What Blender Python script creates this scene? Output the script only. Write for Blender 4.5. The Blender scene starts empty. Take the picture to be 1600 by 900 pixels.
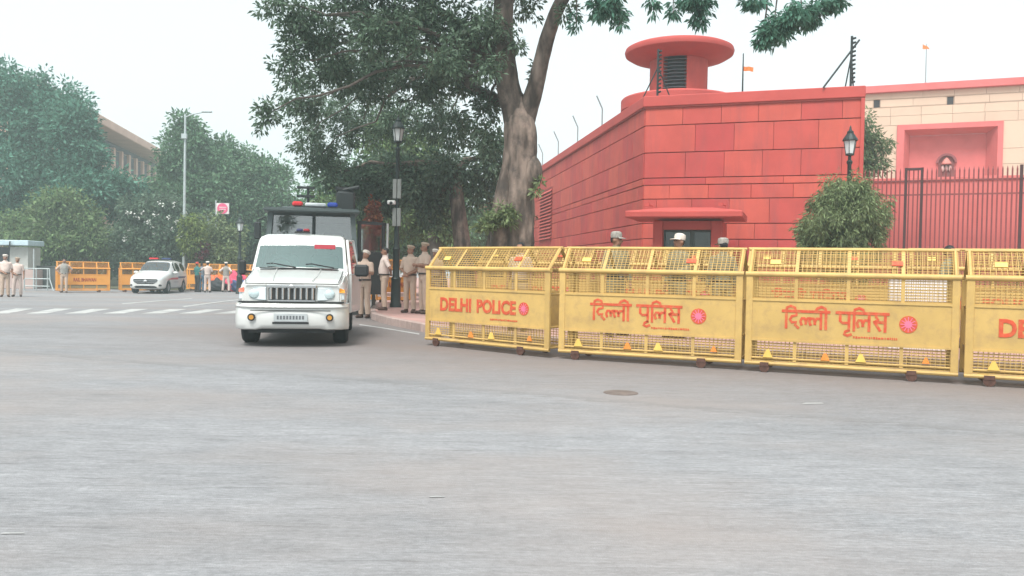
import bpy, bmesh, math, random
import numpy as np
from mathutils import Vector, Matrix, Euler
random.seed(7); rng = np.random.default_rng(7)
R = math.radians
sc = bpy.context.scene
C = sc.collection

# ------------------------------------------------------------------ camera
FPX = 1300.0; CAM_H = 1.28
PITCH = math.atan(30 / FPX); ROLL = R(1.05)
_r0, _u0, _f = Vector((1, 0, 0)), Vector((0, math.sin(PITCH), math.cos(PITCH))), Vector((0, math.cos(PITCH), -math.sin(PITCH)))
_r = _r0 * math.cos(ROLL) + _u0 * math.sin(ROLL)
_u = -_r0 * math.sin(ROLL) + _u0 * math.cos(ROLL)
cam_d = bpy.data.cameras.new('camera'); cam = bpy.data.objects.new('camera', cam_d); C.objects.link(cam)
m = Matrix.Identity(4)
for i in range(3):
    m[i][0], m[i][1], m[i][2] = _r[i], _u[i], -_f[i]
m[2][3] = CAM_H
cam.matrix_world = m
cam_d.sensor_width = 36; cam_d.lens = FPX / 1600 * 36; cam_d.clip_end = 2000; cam_d.clip_start = 0.05
sc.camera = cam
# ------------------------------------------------------------------ world, sun, exposure
SUN_EL, SUN_AZ = R(58), R(200)          # azimuth clockwise from +Y
w = bpy.data.worlds.new('World'); sc.world = w; w.use_nodes = True
nt = w.node_tree; nt.nodes.clear()
sky = nt.nodes.new('ShaderNodeTexSky'); sky.sky_type = 'NISHITA'; sky.sun_disc = False
sky.sun_elevation = SUN_EL; sky.sun_rotation = SUN_AZ
sky.air_density = 1.0; sky.dust_density = 6.0; sky.ozone_density = 1.0; sky.altitude = 200
hs = nt.nodes.new('ShaderNodeHueSaturation'); hs.inputs['Saturation'].default_value = 0.22
mix = nt.nodes.new('ShaderNodeMixRGB'); mix.inputs[0].default_value = 0.55; mix.inputs[2].default_value = (7.3, 8.3, 8.5, 1)
bg = nt.nodes.new('ShaderNodeBackground'); bg.inputs['Strength'].default_value = 0.066
out = nt.nodes.new('ShaderNodeOutputWorld')
nt.links.new(sky.outputs[0], hs.inputs['Color']); nt.links.new(hs.outputs[0], mix.inputs[1])
nt.links.new(mix.outputs[0], bg.inputs[0]); nt.links.new(bg.outputs[0], out.inputs[0])
sd = bpy.data.lights.new('sun', 'SUN'); sd.energy = 1.5; sd.angle = R(22); sd.color = (1, 0.965, 0.91)
sun = bpy.data.objects.new('sun', sd); C.objects.link(sun)
sun.rotation_euler = Euler((math.pi / 2 - SUN_EL, 0, math.pi - SUN_AZ), 'XYZ')
sc.view_settings.view_transform = 'Standard'; sc.view_settings.look = 'None'
sc.view_settings.exposure = 1.5; sc.view_settings.gamma = 1
sc.view_settings.use_curve_mapping = False
sc.render.engine = 'CYCLES'
sc.cycles.use_denoising = True
try: sc.cycles.denoiser = 'OPENIMAGEDENOISE'
except Exception: pass
sc.cycles.max_bounces = 7; sc.cycles.diffuse_bounces = 3; sc.cycles.glossy_bounces = 3
sc.cycles.transmission_bounces = 5; sc.cycles.transparent_max_bounces = 10; sc.cycles.volume_bounces = 2
sc.cycles.caustics_reflective = False; sc.cycles.caustics_refractive = False

# ------------------------------------------------------------------ geometry of the place
def sstep(a, b, x):
    t = min(1, max(0, (x - a) / (b - a))); return t * t * (3 - 2 * t)
def gz(y): return -0.38 * sstep(14, 44, y)          # the road falls gently away from the junction
def ray(px, py): return _f + _r * ((px - 800) / FPX) + _u * ((450 - py) / FPX)
def at(px, py, Y):
    d = ray(px, py); return Vector((0, 0, CAM_H)) + d * (Y / d.y)
def ground(px, py, lift=0.0):
    d = ray(px, py); Y = 15.0
    for _ in range(40):
        t = (CAM_H - gz(Y) - lift) / -d.z; Y = 0.5 * Y + 0.5 * d.y * t
    p = Vector((0, 0, CAM_H)) + d * (Y / d.y); p.z = gz(Y) + lift; return p
def on(px, Y, lift=0.0):            # a point on the ground at depth Y seen in image column px (near the horizon row)
    p = at(px, 450, Y); return Vector((p.x, Y, gz(Y) + lift))

# ------------------------------------------------------------------ materials
MAT = {}
def lin(c): return tuple(((v / 255 / 12.92) if v <= 10 else ((v / 255 + 0.055) / 1.055) ** 2.4) for v in c)
def mat(name, col, rough=0.6, metal=0.0, var=0.12, scale=6.0, bump=0.0, bscale=60.0, spec=0.4, obj_var=0.0, isl_var=0.0,
        transl=0.0, emit=None, dirt=None, dirt_scale=1.2, dirt_amt=0.0, stretch=None, hue_var=0.0, coat=0.0, tight=0.25, dirt_stretch=None):
    if name in MAT: return MAT[name]
    M = bpy.data.materials.new(name); M.use_nodes = True; n = M.node_tree.nodes; L = M.node_tree.links
    b = n['Principled BSDF']; b.inputs['Roughness'].default_value = rough; b.inputs['Metallic'].default_value = metal
    b.inputs['Specular IOR Level'].default_value = spec
    b.inputs['Coat Weight'].default_value = coat
    tc = n.new('ShaderNodeTexCoord'); src = tc.outputs['Object']
    if stretch:
        mp = n.new('ShaderNodeMapping'); mp.inputs['Scale'].default_value = stretch; L.new(src, mp.inputs[0]); src = mp.outputs[0]
    nz = n.new('ShaderNodeTexNoise'); nz.inputs['Scale'].default_value = scale; nz.inputs['Detail'].default_value = 6; L.new(src, nz.inputs['Vector'])
    mr = n.new('ShaderNodeMapRange'); mr.inputs[1].default_value = tight; mr.inputs[2].default_value = 1 - tight
    mr.inputs[3].default_value = 1 - var; mr.inputs[4].default_value = 1 + var; L.new(nz.outputs[0], mr.inputs[0])
    val = mr.outputs[0]
    if obj_var or isl_var:
        if obj_var: rnd = n.new('ShaderNodeObjectInfo').outputs['Random']; av = obj_var
        else: rnd = n.new('ShaderNodeNewGeometry').outputs['Random Per Island']; av = isl_var
        m2 = n.new('ShaderNodeMapRange'); m2.inputs[3].default_value = 1 - av; m2.inputs[4].default_value = 1 + av; L.new(rnd, m2.inputs[0])
        mu = n.new('ShaderNodeMath'); mu.operation = 'MULTIPLY'; L.new(val, mu.inputs[0]); L.new(m2.outputs[0], mu.inputs[1]); val = mu.outputs[0]
    hsv = n.new('ShaderNodeHueSaturation'); hsv.inputs['Color'].default_value = (*col, 1); L.new(val, hsv.inputs['Value'])
    if hue_var:
        rnd2 = n.new('ShaderNodeObjectInfo').outputs['Random'] if obj_var else n.new('ShaderNodeNewGeometry').outputs['Random Per Island']
        m3 = n.new('ShaderNodeMapRange'); m3.inputs[3].default_value = 0.5 - hue_var; m3.inputs[4].default_value = 0.5 + hue_var; L.new(rnd2, m3.inputs[0]); L.new(m3.outputs[0], hsv.inputs['Hue'])
    colo = hsv.outputs[0]
    if dirt:
        d2 = n.new('ShaderNodeTexNoise'); d2.inputs['Scale'].default_value = dirt_scale; d2.inputs['Detail'].default_value = 8; d2.inputs['Roughness'].default_value = 0.65
        dsrc = tc.outputs['Object']
        if dirt_stretch:
            mp2 = n.new('ShaderNodeMapping'); mp2.inputs['Scale'].default_value = dirt_stretch; L.new(dsrc, mp2.inputs[0]); dsrc = mp2.outputs[0]
        L.new(dsrc, d2.inputs['Vector'])
        m4 = n.new('ShaderNodeMapRange'); m4.inputs[1].default_value = 0.48; m4.inputs[2].default_value = 0.7; m4.inputs[4].default_value = dirt_amt; L.new(d2.outputs[0], m4.inputs[0])
        mx = n.new('ShaderNodeMixRGB'); L.new(m4.outputs[0], mx.inputs[0]); L.new(colo, mx.inputs[1]); mx.inputs[2].default_value = (*dirt, 1); colo = mx.outputs[0]
    L.new(colo, b.inputs['Base Color'])
    if emit: b.inputs['Emission Color'].default_value = (*emit[:3], 1); b.inputs['Emission Strength'].default_value = emit[3]
    if bump:
        bz = n.new('ShaderNodeTexNoise'); bz.inputs['Scale'].default_value = bscale; bz.inputs['Detail'].default_value = 6; L.new(src, bz.inputs['Vector'])
        bp = n.new('ShaderNodeBump'); bp.inputs['Strength'].default_value = bump; bp.inputs['Distance'].default_value = 0.02; L.new(bz.outputs[0], bp.inputs['Height']); L.new(bp.outputs[0], b.inputs['Normal'])
    if transl:
        tb = n.new('ShaderNodeBsdfTranslucent'); L.new(colo, tb.inputs[0]); ms = n.new('ShaderNodeMixShader'); ms.inputs[0].default_value = transl
        L.new(b.outputs[0], ms.inputs[1]); L.new(tb.outputs[0], ms.inputs[2]); L.new(ms.outputs[0], n['Material Output'].inputs['Surface'])
    MAT[name] = M; return M
def glass_mat(name, tint, refl=0.12, rough=0.03, tint2=(1, 1, 1)):
    if name in MAT: return MAT[name]
    M = bpy.data.materials.new(name); M.use_nodes = True; n = M.node_tree.nodes; L = M.node_tree.links; n.remove(n['Principled BSDF'])
    t = n.new('ShaderNodeBsdfTransparent'); t.inputs[0].default_value = (*tint, 1)
    g = n.new('ShaderNodeBsdfGlossy'); g.inputs['Roughness'].default_value = rough; g.inputs[0].default_value = (*tint2, 1)
    lw = n.new('ShaderNodeFresnel'); lw.inputs[0].default_value = 1.5
    ad = n.new('ShaderNodeMath'); ad.operation = 'ADD'; ad.inputs[1].default_value = refl; ad.use_clamp = True; L.new(lw.outputs[0], ad.inputs[0])
    ms = n.new('ShaderNodeMixShader'); L.new(ad.outputs[0], ms.inputs[0]); L.new(t.outputs[0], ms.inputs[1]); L.new(g.outputs[0], ms.inputs[2])
    L.new(ms.outputs[0], n['Material Output'].inputs['Surface']); MAT[name] = M; return M

# ------------------------------------------------------------------ mesh helpers
class MB:
    def __init__(s): s.v = []; s.f = []
    def add(s, vs, fs, M=None):
        o = len(s.v)
        s.v += [tuple(M @ Vector(p)) if M else tuple(p) for p in vs]
        s.f += [tuple(i + o for i in f) for f in fs]; return s
    def box(s, c, d, M=None):
        x, y, z = c; a, b, e = d[0] / 2, d[1] / 2, d[2] / 2
        vs = [(x - a, y - b, z - e), (x + a, y - b, z - e), (x + a, y + b, z - e), (x - a, y + b, z - e), (x - a, y - b, z + e), (x + a, y - b, z + e), (x + a, y + b, z + e), (x - a, y + b, z + e)]
        return s.add(vs, [(0, 3, 2, 1), (4, 5, 6, 7), (0, 1, 5, 4), (1, 2, 6, 5), (2, 3, 7, 6), (3, 0, 4, 7)], M)
    def tube(s, pts, rs, n=8, cap=True, M=None, jitter=0.0):
        pts = [Vector(p) for p in pts]
        if not hasattr(rs, '__len__'): rs = [rs] * len(pts)
        vs = []; fs = []; a = None
        for i, p in enumerate(pts):
            t = (pts[min(i + 1, len(pts) - 1)] - pts[max(i - 1, 0)]).normalized()
            if a is None: a = t.orthogonal().normalized()
            a = (a - t * a.dot(t)).normalized(); b = t.cross(a)
            for k in range(n):
                q = 2 * math.pi * k / n; rr = rs[i] * (1 + (random.uniform(-jitter, jitter) if jitter else 0))
                vs.append(p + (a * math.cos(q) + b * math.sin(q)) * rr)
        for i in range(len(pts) - 1):
            for k in range(n):
                k2 = (k + 1) % n; fs.append((i * n + k, i * n + k2, (i + 1) * n + k2, (i + 1) * n + k))
        if cap: fs.append(tuple(range(n - 1, -1, -1))); fs.append(tuple((len(pts) - 1) * n + k for k in range(n)))
        return s.add(vs, fs, M)
    def bar(s, p0, p1, wd, th, M=None):       # square bar
        return s.tube([p0, p1], [wd * 0.7071] * 2, 4, True, M) if th is None else s.tube([p0, p1], th, 4, True, M)
    def lathe(s, prof, n=24, c=(0, 0, 0), M=None, a0=0.0, a1=2 * math.pi):
        full = abs(a1 - a0 - 2 * math.pi) < 1e-6; k = n if full else n + 1
        vs = [(c[0] + r * math.cos(a0 + (a1 - a0) * j / n), c[1] + r * math.sin(a0 + (a1 - a0) * j / n), c[2] + z) for r, z in prof for j in range(k)]
        fs = []
        for i in range(len(prof) - 1):
            for j in range(n):
                j2 = (j + 1) % k; fs.append((i * k + j, i * k + j2, (i + 1) * k + j2, (i + 1) * k + j))
        return s.add(vs, fs, M)
    def prism(s, poly, y0, y1, M=None):       # polygon in xz, extruded along y
        n = len(poly); vs = [(x, y0, z) for x, z in poly] + [(x, y1, z) for x, z in poly]
        fs = [tuple(range(n)), tuple(range(2 * n - 1, n - 1, -1))] + [(i, i + n, (i + 1) % n + n, (i + 1) % n) for i in range(n)]
        return s.add(vs, fs, M)
    def ball(s, c, r, n=12, M=None):
        r = r if hasattr(r, '__len__') else (r, r, r); vs = []; fs = []; h = n // 2
        for i in range(h + 1):
            th = math.pi * i / h
            for j in range(n): ph = 2 * math.pi * j / n; vs.append((c[0] + r[0] * math.sin(th) * math.cos(ph), c[1] + r[1] * math.sin(th) * math.sin(ph), c[2] + r[2] * math.cos(th)))
        for i in range(h):
            for j in range(n): j2 = (j + 1) % n; fs.append((i * n + j, (i + 1) * n + j, (i + 1) * n + j2, i * n + j2))
        return s.add(vs, fs, M)
    def build(s, name, material, parent=None, bevel=0.0, smooth=False, seg=1):
        me = bpy.data.meshes.new(name); me.from_pydata(s.v, [], s.f); me.update()
        bm = bmesh.new(); bm.from_mesh(me)
        bmesh.ops.remove_doubles(bm, verts=bm.verts, dist=1e-5)
        bmesh.ops.recalc_face_normals(bm, faces=bm.faces)
        if bevel:
            es = [e for e in bm.edges if len(e.link_faces) == 2 and e.calc_face_angle(0) > R(28)]
            if es: bmesh.ops.bevel(bm, geom=es, offset=bevel, segments=seg, affect='EDGES', clamp_overlap=True)
        bm.to_mesh(me); bm.free()
        return link(name, me, material, parent, smooth)
def link(name, me, material, parent=None, smooth=False):
    me.materials.clear(); me.materials.append(material)
    if smooth:
        me.polygons.foreach_set('use_smooth', [True] * len(me.polygons))
        if smooth != 'all': 
            try: me.set_sharp_from_angle(angle=R(38))
            except Exception: pass
    o = bpy.data.objects.new(name, me); C.objects.link(o)
    if parent is not None: o.parent = parent
    return o
def tag(o, label, cat, group=None):
    o['label'] = label; o['category'] = cat
    if group: o['group'] = group
    return o
def struct(o): o['kind'] = 'structure'; return o
def stuff(o): o['kind'] = 'stuff'; return o
def empty(name, loc, rz=0, label=None, cat=None, group=None):
    o = bpy.data.objects.new(name, None); C.objects.link(o); o.location = loc; o.rotation_euler = (0, 0, rz); o.empty_display_size = 0.2
    if label: tag(o, label, cat, group)
    return o
KIDS = {}
def copy_tree(o, parent=None, top=True):
    c = o.copy(); C.objects.link(c); c.parent = parent
    for ch in [k for k in bpy.data.objects if k.parent == o]: copy_tree(ch, c, False)
    return c
def frame(o, x, n):   # matrix from origin, x axis and up z
    x = Vector(x).normalized(); z = Vector((0, 0, 1)); y = z.cross(x).normalized()
    M = Matrix.Identity(4)
    for i in range(3): M[i][0], M[i][1], M[i][2], M[i][3] = x[i], y[i], z[i], o[i]
    return M
# ================================================================== ground, road, pavement
def road_mat():
    M = bpy.data.materials.new('asphalt'); M.use_nodes = True; n = M.node_tree.nodes; L = M.node_tree.links; b = n['Principled BSDF']
    tc = n.new('ShaderNodeTexCoord')
    def nz(scale, st=(1, 1, 1), det=6, rough=0.55):
        mp = n.new('ShaderNodeMapping'); mp.inputs['Scale'].default_value = st; L.new(tc.outputs['Object'], mp.inputs[0])
        t = n.new('ShaderNodeTexNoise'); t.inputs['Scale'].default_value = scale; t.inputs['Detail'].default_value = det; t.inputs['Roughness'].default_value = rough; L.new(mp.outputs[0], t.inputs['Vector']); return t.outputs[0]
    def rng_(s, a, b_, c, d):
        m_ = n.new('ShaderNodeMapRange'); L.new(s, m_.inputs[0])
        for i, v in enumerate((a, b_, c, d)): m_.inputs[i + 1].default_value = v
        return m_.outputs[0]
    def mul(a, b_):
        q = n.new('ShaderNodeMath'); q.operation = 'MULTIPLY'; L.new(a, q.inputs[0]); L.new(b_, q.inputs[1]); return q.outputs[0]
    big = nz(0.22, (0.5, 1.3, 1)); streak = nz(1.4, (0.35, 1.5, 1), 7, 0.6); mid = nz(7, (0.5, 1.4, 1), 8, 0.75); grit = nz(120, det=3); speck = nz(38, (.6, 1.2, 1), 3, .6)
    fine = nz(14.0, (0.22, 3.0, 1), 8, 0.8)
    v = mul(mul(rng_(big, .3, .7, .86, 1.12), rng_(streak, .3, .7, .90, 1.10)), mul(rng_(mid, .3, .7, .82, 1.18), rng_(grit, .2, .8, .82, 1.18)))
    v = mul(v, rng_(speck, .3, .7, .84, 1.16)); v = mul(v, rng_(fine, .3, .7, .74, 1.26))
    v = mul(v, rng_(nz(2.6, (.45, 5.0, 1), 4, .6), .60, .72, 1.0, .72)); v = mul(v, rng_(nz(3.1, (.30, 6.0, 1), 5, .6), .64, .76, 1.0, 1.14))
    # lengthwise cracks and repair seams
    h = n.new('ShaderNodeHueSaturation'); h.inputs['Color'].default_value = (0.232, 0.233, 0.242, 1); L.new(v, h.inputs['Value'])
    mx = n.new('ShaderNodeMixRGB'); mx.inputs[2].default_value = (0.270, 0.232, 0.215, 1); L.new(h.outputs[0], mx.inputs[1])
    dust = nz(0.35, (0.6, 1.0, 1), 5); L.new(rng_(dust, .45, .65, 0, .65), mx.inputs[0])
    vo = n.new('ShaderNodeTexVoronoi'); vo.feature = 'DISTANCE_TO_EDGE'; vo.inputs['Scale'].default_value = 0.42
    mp = n.new('ShaderNodeMapping'); mp.inputs['Scale'].default_value = (0.35, 1.2, 1); wob = n.new('ShaderNodeTexNoise'); wob.inputs['Scale'].default_value = 1.3; wob.inputs['Detail'].default_value = 5
    L.new(tc.outputs['Object'], wob.inputs['Vector']); mv = n.new('ShaderNodeMixRGB'); mv.blend_type = 'ADD'; mv.inputs[0].default_value = 0.7; L.new(tc.outputs['Object'], mv.inputs[1]); L.new(wob.outputs['Color'], mv.inputs[2])
    L.new(mv.outputs[0], mp.inputs[0]); L.new(mp.outputs[0], vo.inputs['Vector'])
    cr = n.new('ShaderNodeMixRGB'); cr.inputs[2].default_value = (0.10, 0.10, 0.105, 1); L.new(mx.outputs[0], cr.inputs[1]); L.new(rng_(vo.outputs['Distance'], 0.0, 0.004, 0.10, 0), cr.inputs[0])
    # trodden dust and tyre grime in the gutter along the barricades, and a worn seam farther out
    sx = n.new('ShaderNodeVectorMath'); sx.operation = 'DOT_PRODUCT'; sx.inputs[1].default_value = (-0.391, -0.920, 0); L.new(tc.outputs['Object'], sx.inputs[0])
    wv = n.new('ShaderNodeMath'); wv.operation = 'MULTIPLY_ADD'; wv.inputs[1].default_value = 1.2; L.new(mid, wv.inputs[0]); L.new(sx.outputs['Value'], wv.inputs[2])
    gd = n.new('ShaderNodeMixRGB'); gd.inputs[2].default_value = (0.165, 0.135, 0.125, 1); L.new(cr.outputs[0], gd.inputs[1]); sp_ = n.new('ShaderNodeSeparateXYZ'); L.new(tc.outputs['Object'], sp_.inputs[0]); L.new(mul(rng_(wv.outputs[0], -10.8, -7.0, 0.75, 0.0), rng_(sp_.outputs[0], -9.0, -3.0, 0.15, 1.0)), gd.inputs[0])
    sm = n.new('ShaderNodeMath'); sm.operation = 'ABSOLUTE'; s0 = n.new('ShaderNodeMath'); s0.operation = 'ADD'; s0.inputs[1].default_value = 7.3; L.new(wv.outputs[0], s0.inputs[0]); L.new(s0.outputs[0], sm.inputs[0])
    g2 = n.new('ShaderNodeMixRGB'); g2.inputs[2].default_value = (0.15, 0.145, 0.145, 1); L.new(gd.outputs[0], g2.inputs[1]); L.new(rng_(sm.outputs[0], 0.0, 0.14, 0.5, 0.0), g2.inputs[0])
    L.new(g2.outputs[0], b.inputs['Base Color']); b.inputs['Roughness'].default_value = 0.78; b.inputs['Specular IOR Level'].default_value = 0.3
    bp = n.new('ShaderNodeBump'); bp.inputs['Strength'].default_value = 0.35; bp.inputs['Distance'].default_value = 0.01; L.new(grit, bp.inputs['Height']); L.new(bp.outputs[0], b.inputs['Normal'])
    return M
ROAD = road_mat()
XN, XP, YN, YP = -150, 150, -30, 190
def strip_sheet(name, material, left, right, ys, lift, parent=None):
    mb = MB()
    for i, y in enumerate(ys): mb.v += [(left(y), y, gz(y) + lift), (right(y), y, gz(y) + lift)]
    for i in range(len(ys) - 1): mb.f.append((2 * i, 2 * i + 1, 2 * i + 3, 2 * i + 2))
    return mb.build(name, material, parent)
ys = [YN, 0, 8] + [10 + i for i in range(40)] + [52, 60, 80, 120, YP]
struct(strip_sheet('road', ROAD, lambda y: XN, lambda y: XP, ys, 0))
# pavement edge: runs behind the barricades, turns the corner and follows the street away
KERB = [(40, -2.5), (12.0, 9.0), (6.5, 11.1), (4.0, 12.1), (1.5, 13.2), (0.2, 14.2), (-0.9, 15.3), (-1.8, 16.6), (-2.75, 18.6), (-3.5, 20.8), (-4.0, 23.5), (-17.8, 118)]
def xb(y):
    for (x0, y0), (x1, y1) in zip(KERB, KERB[1:]):
        if y0 <= y <= y1: return x0 + (x1 - x0) * (y - y0) / (y1 - y0)
    return KERB[-1][0]
PAVE = mat('paving', (0.42, 0.25, 0.22), 0.85, var=0.16, scale=1.5, bump=0.2, bscale=40, dirt=(0.30, 0.24, 0.21), dirt_amt=0.5)
kys = sorted(set([k[1] for k in KERB] + [9 + 0.5 * i for i in range(70)] + [50, 60, 80, 100]))
pav = struct(strip_sheet('pavement', PAVE, lambda y: xb(y) + 0.14, lambda y: 70, [y for y in kys if y <= 118], 0.15))
KM = mat('kerb_stone', (0.40, 0.30, 0.27), 0.85, var=0.15, obj_var=0.14, bump=0.15)
pts = [Vector((xb(y), y, gz(y))) for y in np.arange(6.0, 46.0, 0.05)]
acc = 0; start = pts[0]
for p, q in zip(pts, pts[1:]):
    acc += (q - p).length
    if acc >= 0.62:
        d = q - start; n_ = Vector((d.y, -d.x, 0)).normalized()
        M = frame(start, d, None)
        mb = MB().box((d.length / 2, -0.07, 0.07), (d.length - 0.014, 0.14, 0.19), M)
        mb.build('kerb_stone', KM, pav, bevel=0.015); start = q; acc = 0
# verge behind the left barricades
VM = mat('verge_earth', (0.10, 0.10, 0.055), 0.95, var=0.35, scale=2.0, bump=0.4, bscale=12)
def verge_r(y): return -17.5 - 0.12 * (y - 48)
struct(strip_sheet('verge', VM, lambda y: -140, verge_r, [49.5, 52, 60, 80, 120, 180], 0.05))
# painted markings
WP = mat('road_paint', (0.42, 0.42, 0.41), 0.7, var=0.25, scale=3, dirt=(0.25, 0.25, 0.255), dirt_scale=2.5, dirt_amt=0.75)
def quad_on_road(name, corners, lift=0.004):
    mb = MB(); mb.add([ground(px, py, lift) for px, py in corners], [tuple(range(len(corners)))])
    return mb.build(name, WP)
mk = empty('crossing_marking', on(200, 28), 0); struct(mk)
def stripe(p, parent):
    mb = MB(); mb.add([ground(x, y, 0.004) - parent.location for x, y in p], [(0, 1, 2, 3)]); return mb.build('stripe', WP, parent)
for x in (-20, 40, 100, 160, 220, 278, 334):
    k = (x + 20) / 354
    y0 = 482 + 1.5 * k; y1 = 490 + 0.0 * k
    stripe([(x, y1), (x + 33, y1 - 0.3), (x + 72, y0), (x + 45, y0)], mk)
ln = empty('lane_line_marking', on(330, 34), 0); struct(ln)
stripe([(285, 478.4), (372, 467.6), (372, 468.6), (288, 479.6)], ln)
stripe([(190, 474.0), (300, 466.0), (300, 466.7), (192, 475.0)], ln)
ed = empty('edge_line_marking', on(600, 18), 0); struct(ed)
stripe([(562, 506.5), (600, 512), (600, 513.2), (561, 507.7)], ed); stripe([(600, 512), (655, 521), (655, 522.6), (600, 513.2)], ed)
ms_ = empty('debris_streak_marking', on(400, 6), 0); struct(ms_)  # flat pale dashes drawn in for motion-blurred streaks of loose debris
for (x, y, wd, h) in ((682, 777, 28, 2.0), (20, 834, 40, 2.0), (1270, 631, 36, 1.8)):
    stripe([(x - wd / 2, y), (x + wd / 2, y - .6), (x + wd / 2 - 4, y - h), (x - wd / 2 + 6, y - h)], ms_)
# manhole cover
mc = ground(970, 614)
mo = MB().lathe([(0.0, 0.010), (0.15, 0.010), (0.18, 0.006), (0.19, -0.02)], 24, (0, 0, 0)).build('manhole_cover', mat('rust_iron', (0.17, 0.135, 0.12), 0.75, 0.3, var=0.3), None)
mo.location = mc; tag(mo, 'round rusty manhole cover in the road before the barricades', 'manhole cover')

# ================================================================== red perimeter wall with watch tower
RED = mat('red_sandstone', (0.465, 0.076, 0.063), 0.8, var=0.12, scale=1.6, bump=0.12, bscale=25, obj_var=0.10, hue_var=0.005, dirt=(0.30, 0.075, 0.072), dirt_scale=1.3, dirt_amt=0.55, dirt_stretch=(2.2, 2.2, .35))
REDD = mat('red_joint', (0.28, 0.055, 0.048), 0.9, var=0.2)
REDP = mat('red_render', (0.465, 0.074, 0.063), 0.75, var=0.10, scale=1.2, dirt=(0.33, 0.055, 0.052), dirt_scale=0.9, dirt_amt=0.4)
CO = Vector((4.06, 26.0, 0)); RE = Vector((9.93, 24.0, 0))
LD = Vector((-0.145, 1, 0)).normalized(); LF = CO + LD * 54
rows = [-0.3, 0.75, 1.5, 2.29, 2.77, 3.52, 3.95, 4.17, 4.95, 5.79, 6.35]
wall = empty('perimeter_wall', CO, 0, 'tall red sandstone perimeter wall with a sharp corner, beneath the mushroom tower', 'wall')
W0 = Matrix.Translation(-CO)
def face_M(a, b): return W0 @ frame(a, b - a, None)
MR = face_M(CO, RE); LR = (RE - CO).length
ML = face_M(LF, CO); LL = (CO - LF).length
ctop = 6.70
# cores
mb = MB().box((LR / 2 + 0.02, 0.36, 3.0), (LR, 0.62, 6.7), MR); mb.build('wall_core', REDD, wall)
mb = MB().box((LL / 2 + 0.02, 0.36, 3.0), (LL - 0.05, 0.60, 6.68), ML); mb.build('wall_core', REDD, wall)
def blocks(Mx, x0, x1, wide, y_out, far=False):
    for ri in range(len(rows) - 1):
        z0, z1 = rows[ri], rows[ri + 1]; narrow = z1 - z0 < 0.3
        x = x1; first = True
        while x > x0 + 0.05:
            wd = wide * random.uniform(0.92, 1.1) * (1.8 if narrow else 1)
            if first: wd *= 0.45 if ri % 2 else 0.95; first = False
            xa = max(x0, x - wd)
            if xa - x0 < 0.3: xa = x0
            g = 0.013; dp = random.uniform(-0.006, 0.006)
            mb = MB().box(((xa + x) / 2, 0.02 + dp, (z0 + z1) / 2), (x - xa - 0.009, 0.09, z1 - z0 - 2 * g), Mx)
            mb.build('stone_block', RED, wall, bevel=0.006); x = xa
blocks(MR, 0.0, LR, 1.17, 0); blocks(ML, LL - 23, LL - 0.03, 1.22, 0)
# far part of the long face: courses too foreshortened to pick apart
mb = MB()
for ri in range(len(rows) - 1):
    z0, z1 = rows[ri], rows[ri + 1]; x = LL - 23.02
    while x > 0:
        xa = max(0, x - 1.2 * random.uniform(.9, 1.1)); mb.box(((xa + x) / 2, 0.02 + random.uniform(-.005, .005), (z0 + z1) / 2), (x - xa - 0.03, 0.09, z1 - z0 - 0.03), ML); x = xa
stuff(mb.build('stone_courses', RED, wall))
# coping
mb = MB().box((LR / 2 + 0.015, 0.30, (6.37 + ctop) / 2), (LR + 0.17, 0.80, ctop - 6.37), MR); mb.build('coping', REDP, wall, bevel=0.02)
mb = MB().box((LL / 2 + 0.0, 0.30, (6.368 + ctop - .006) / 2), (LL + 0.05, 0.80, ctop - 6.374), ML); mb.build('coping', REDP, wall, bevel=0.02)
mb = MB().box((LR / 2, -0.05, 6.355), (LR + 0.05, 0.04, 0.05), MR); mb.build('drip_groove', REDD, wall)
mb = MB().box((LL / 2, -0.05, 6.355), (LL, 0.04, 0.05), ML); mb.build('drip_groove', REDD, wall)
# end pier of the front face
mb = MB().box((LR + 0.04, 0.9, 3.05), (0.10, 2.0, 6.6), MR); mb.build('end_face', REDP, wall)
# louvred vents in the long face
for (xa, xb_) in ((LL - 18.2, LL - 14.9), (LL - 23.2, LL - 20.2)):
    mbk = MB().box(((xa + xb_) / 2, -0.036, 4.05), (xb_ - xa, 0.02, 2.6), ML); v = mbk.build('louvre_vent', REDD, wall)
    z = 2.80
    while z < 5.25:
        MB().add([(xa, -0.05, z + .09), (xb_, -0.05, z + .09), (xb_, -0.12, z), (xa, -0.12, z), (xa, -0.05, z + .12), (xb_, -0.05, z + .12), (xb_, -0.12, z + .03), (xa, -0.12, z + .03)],
                 [(0, 1, 2, 3), (4, 5, 6, 7), (3, 2, 6, 7), (0, 3, 7, 4), (1, 2, 6, 5), (0, 1, 5, 4)], ML).build('louvre_slat', REDP, v); z += 0.165
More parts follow.
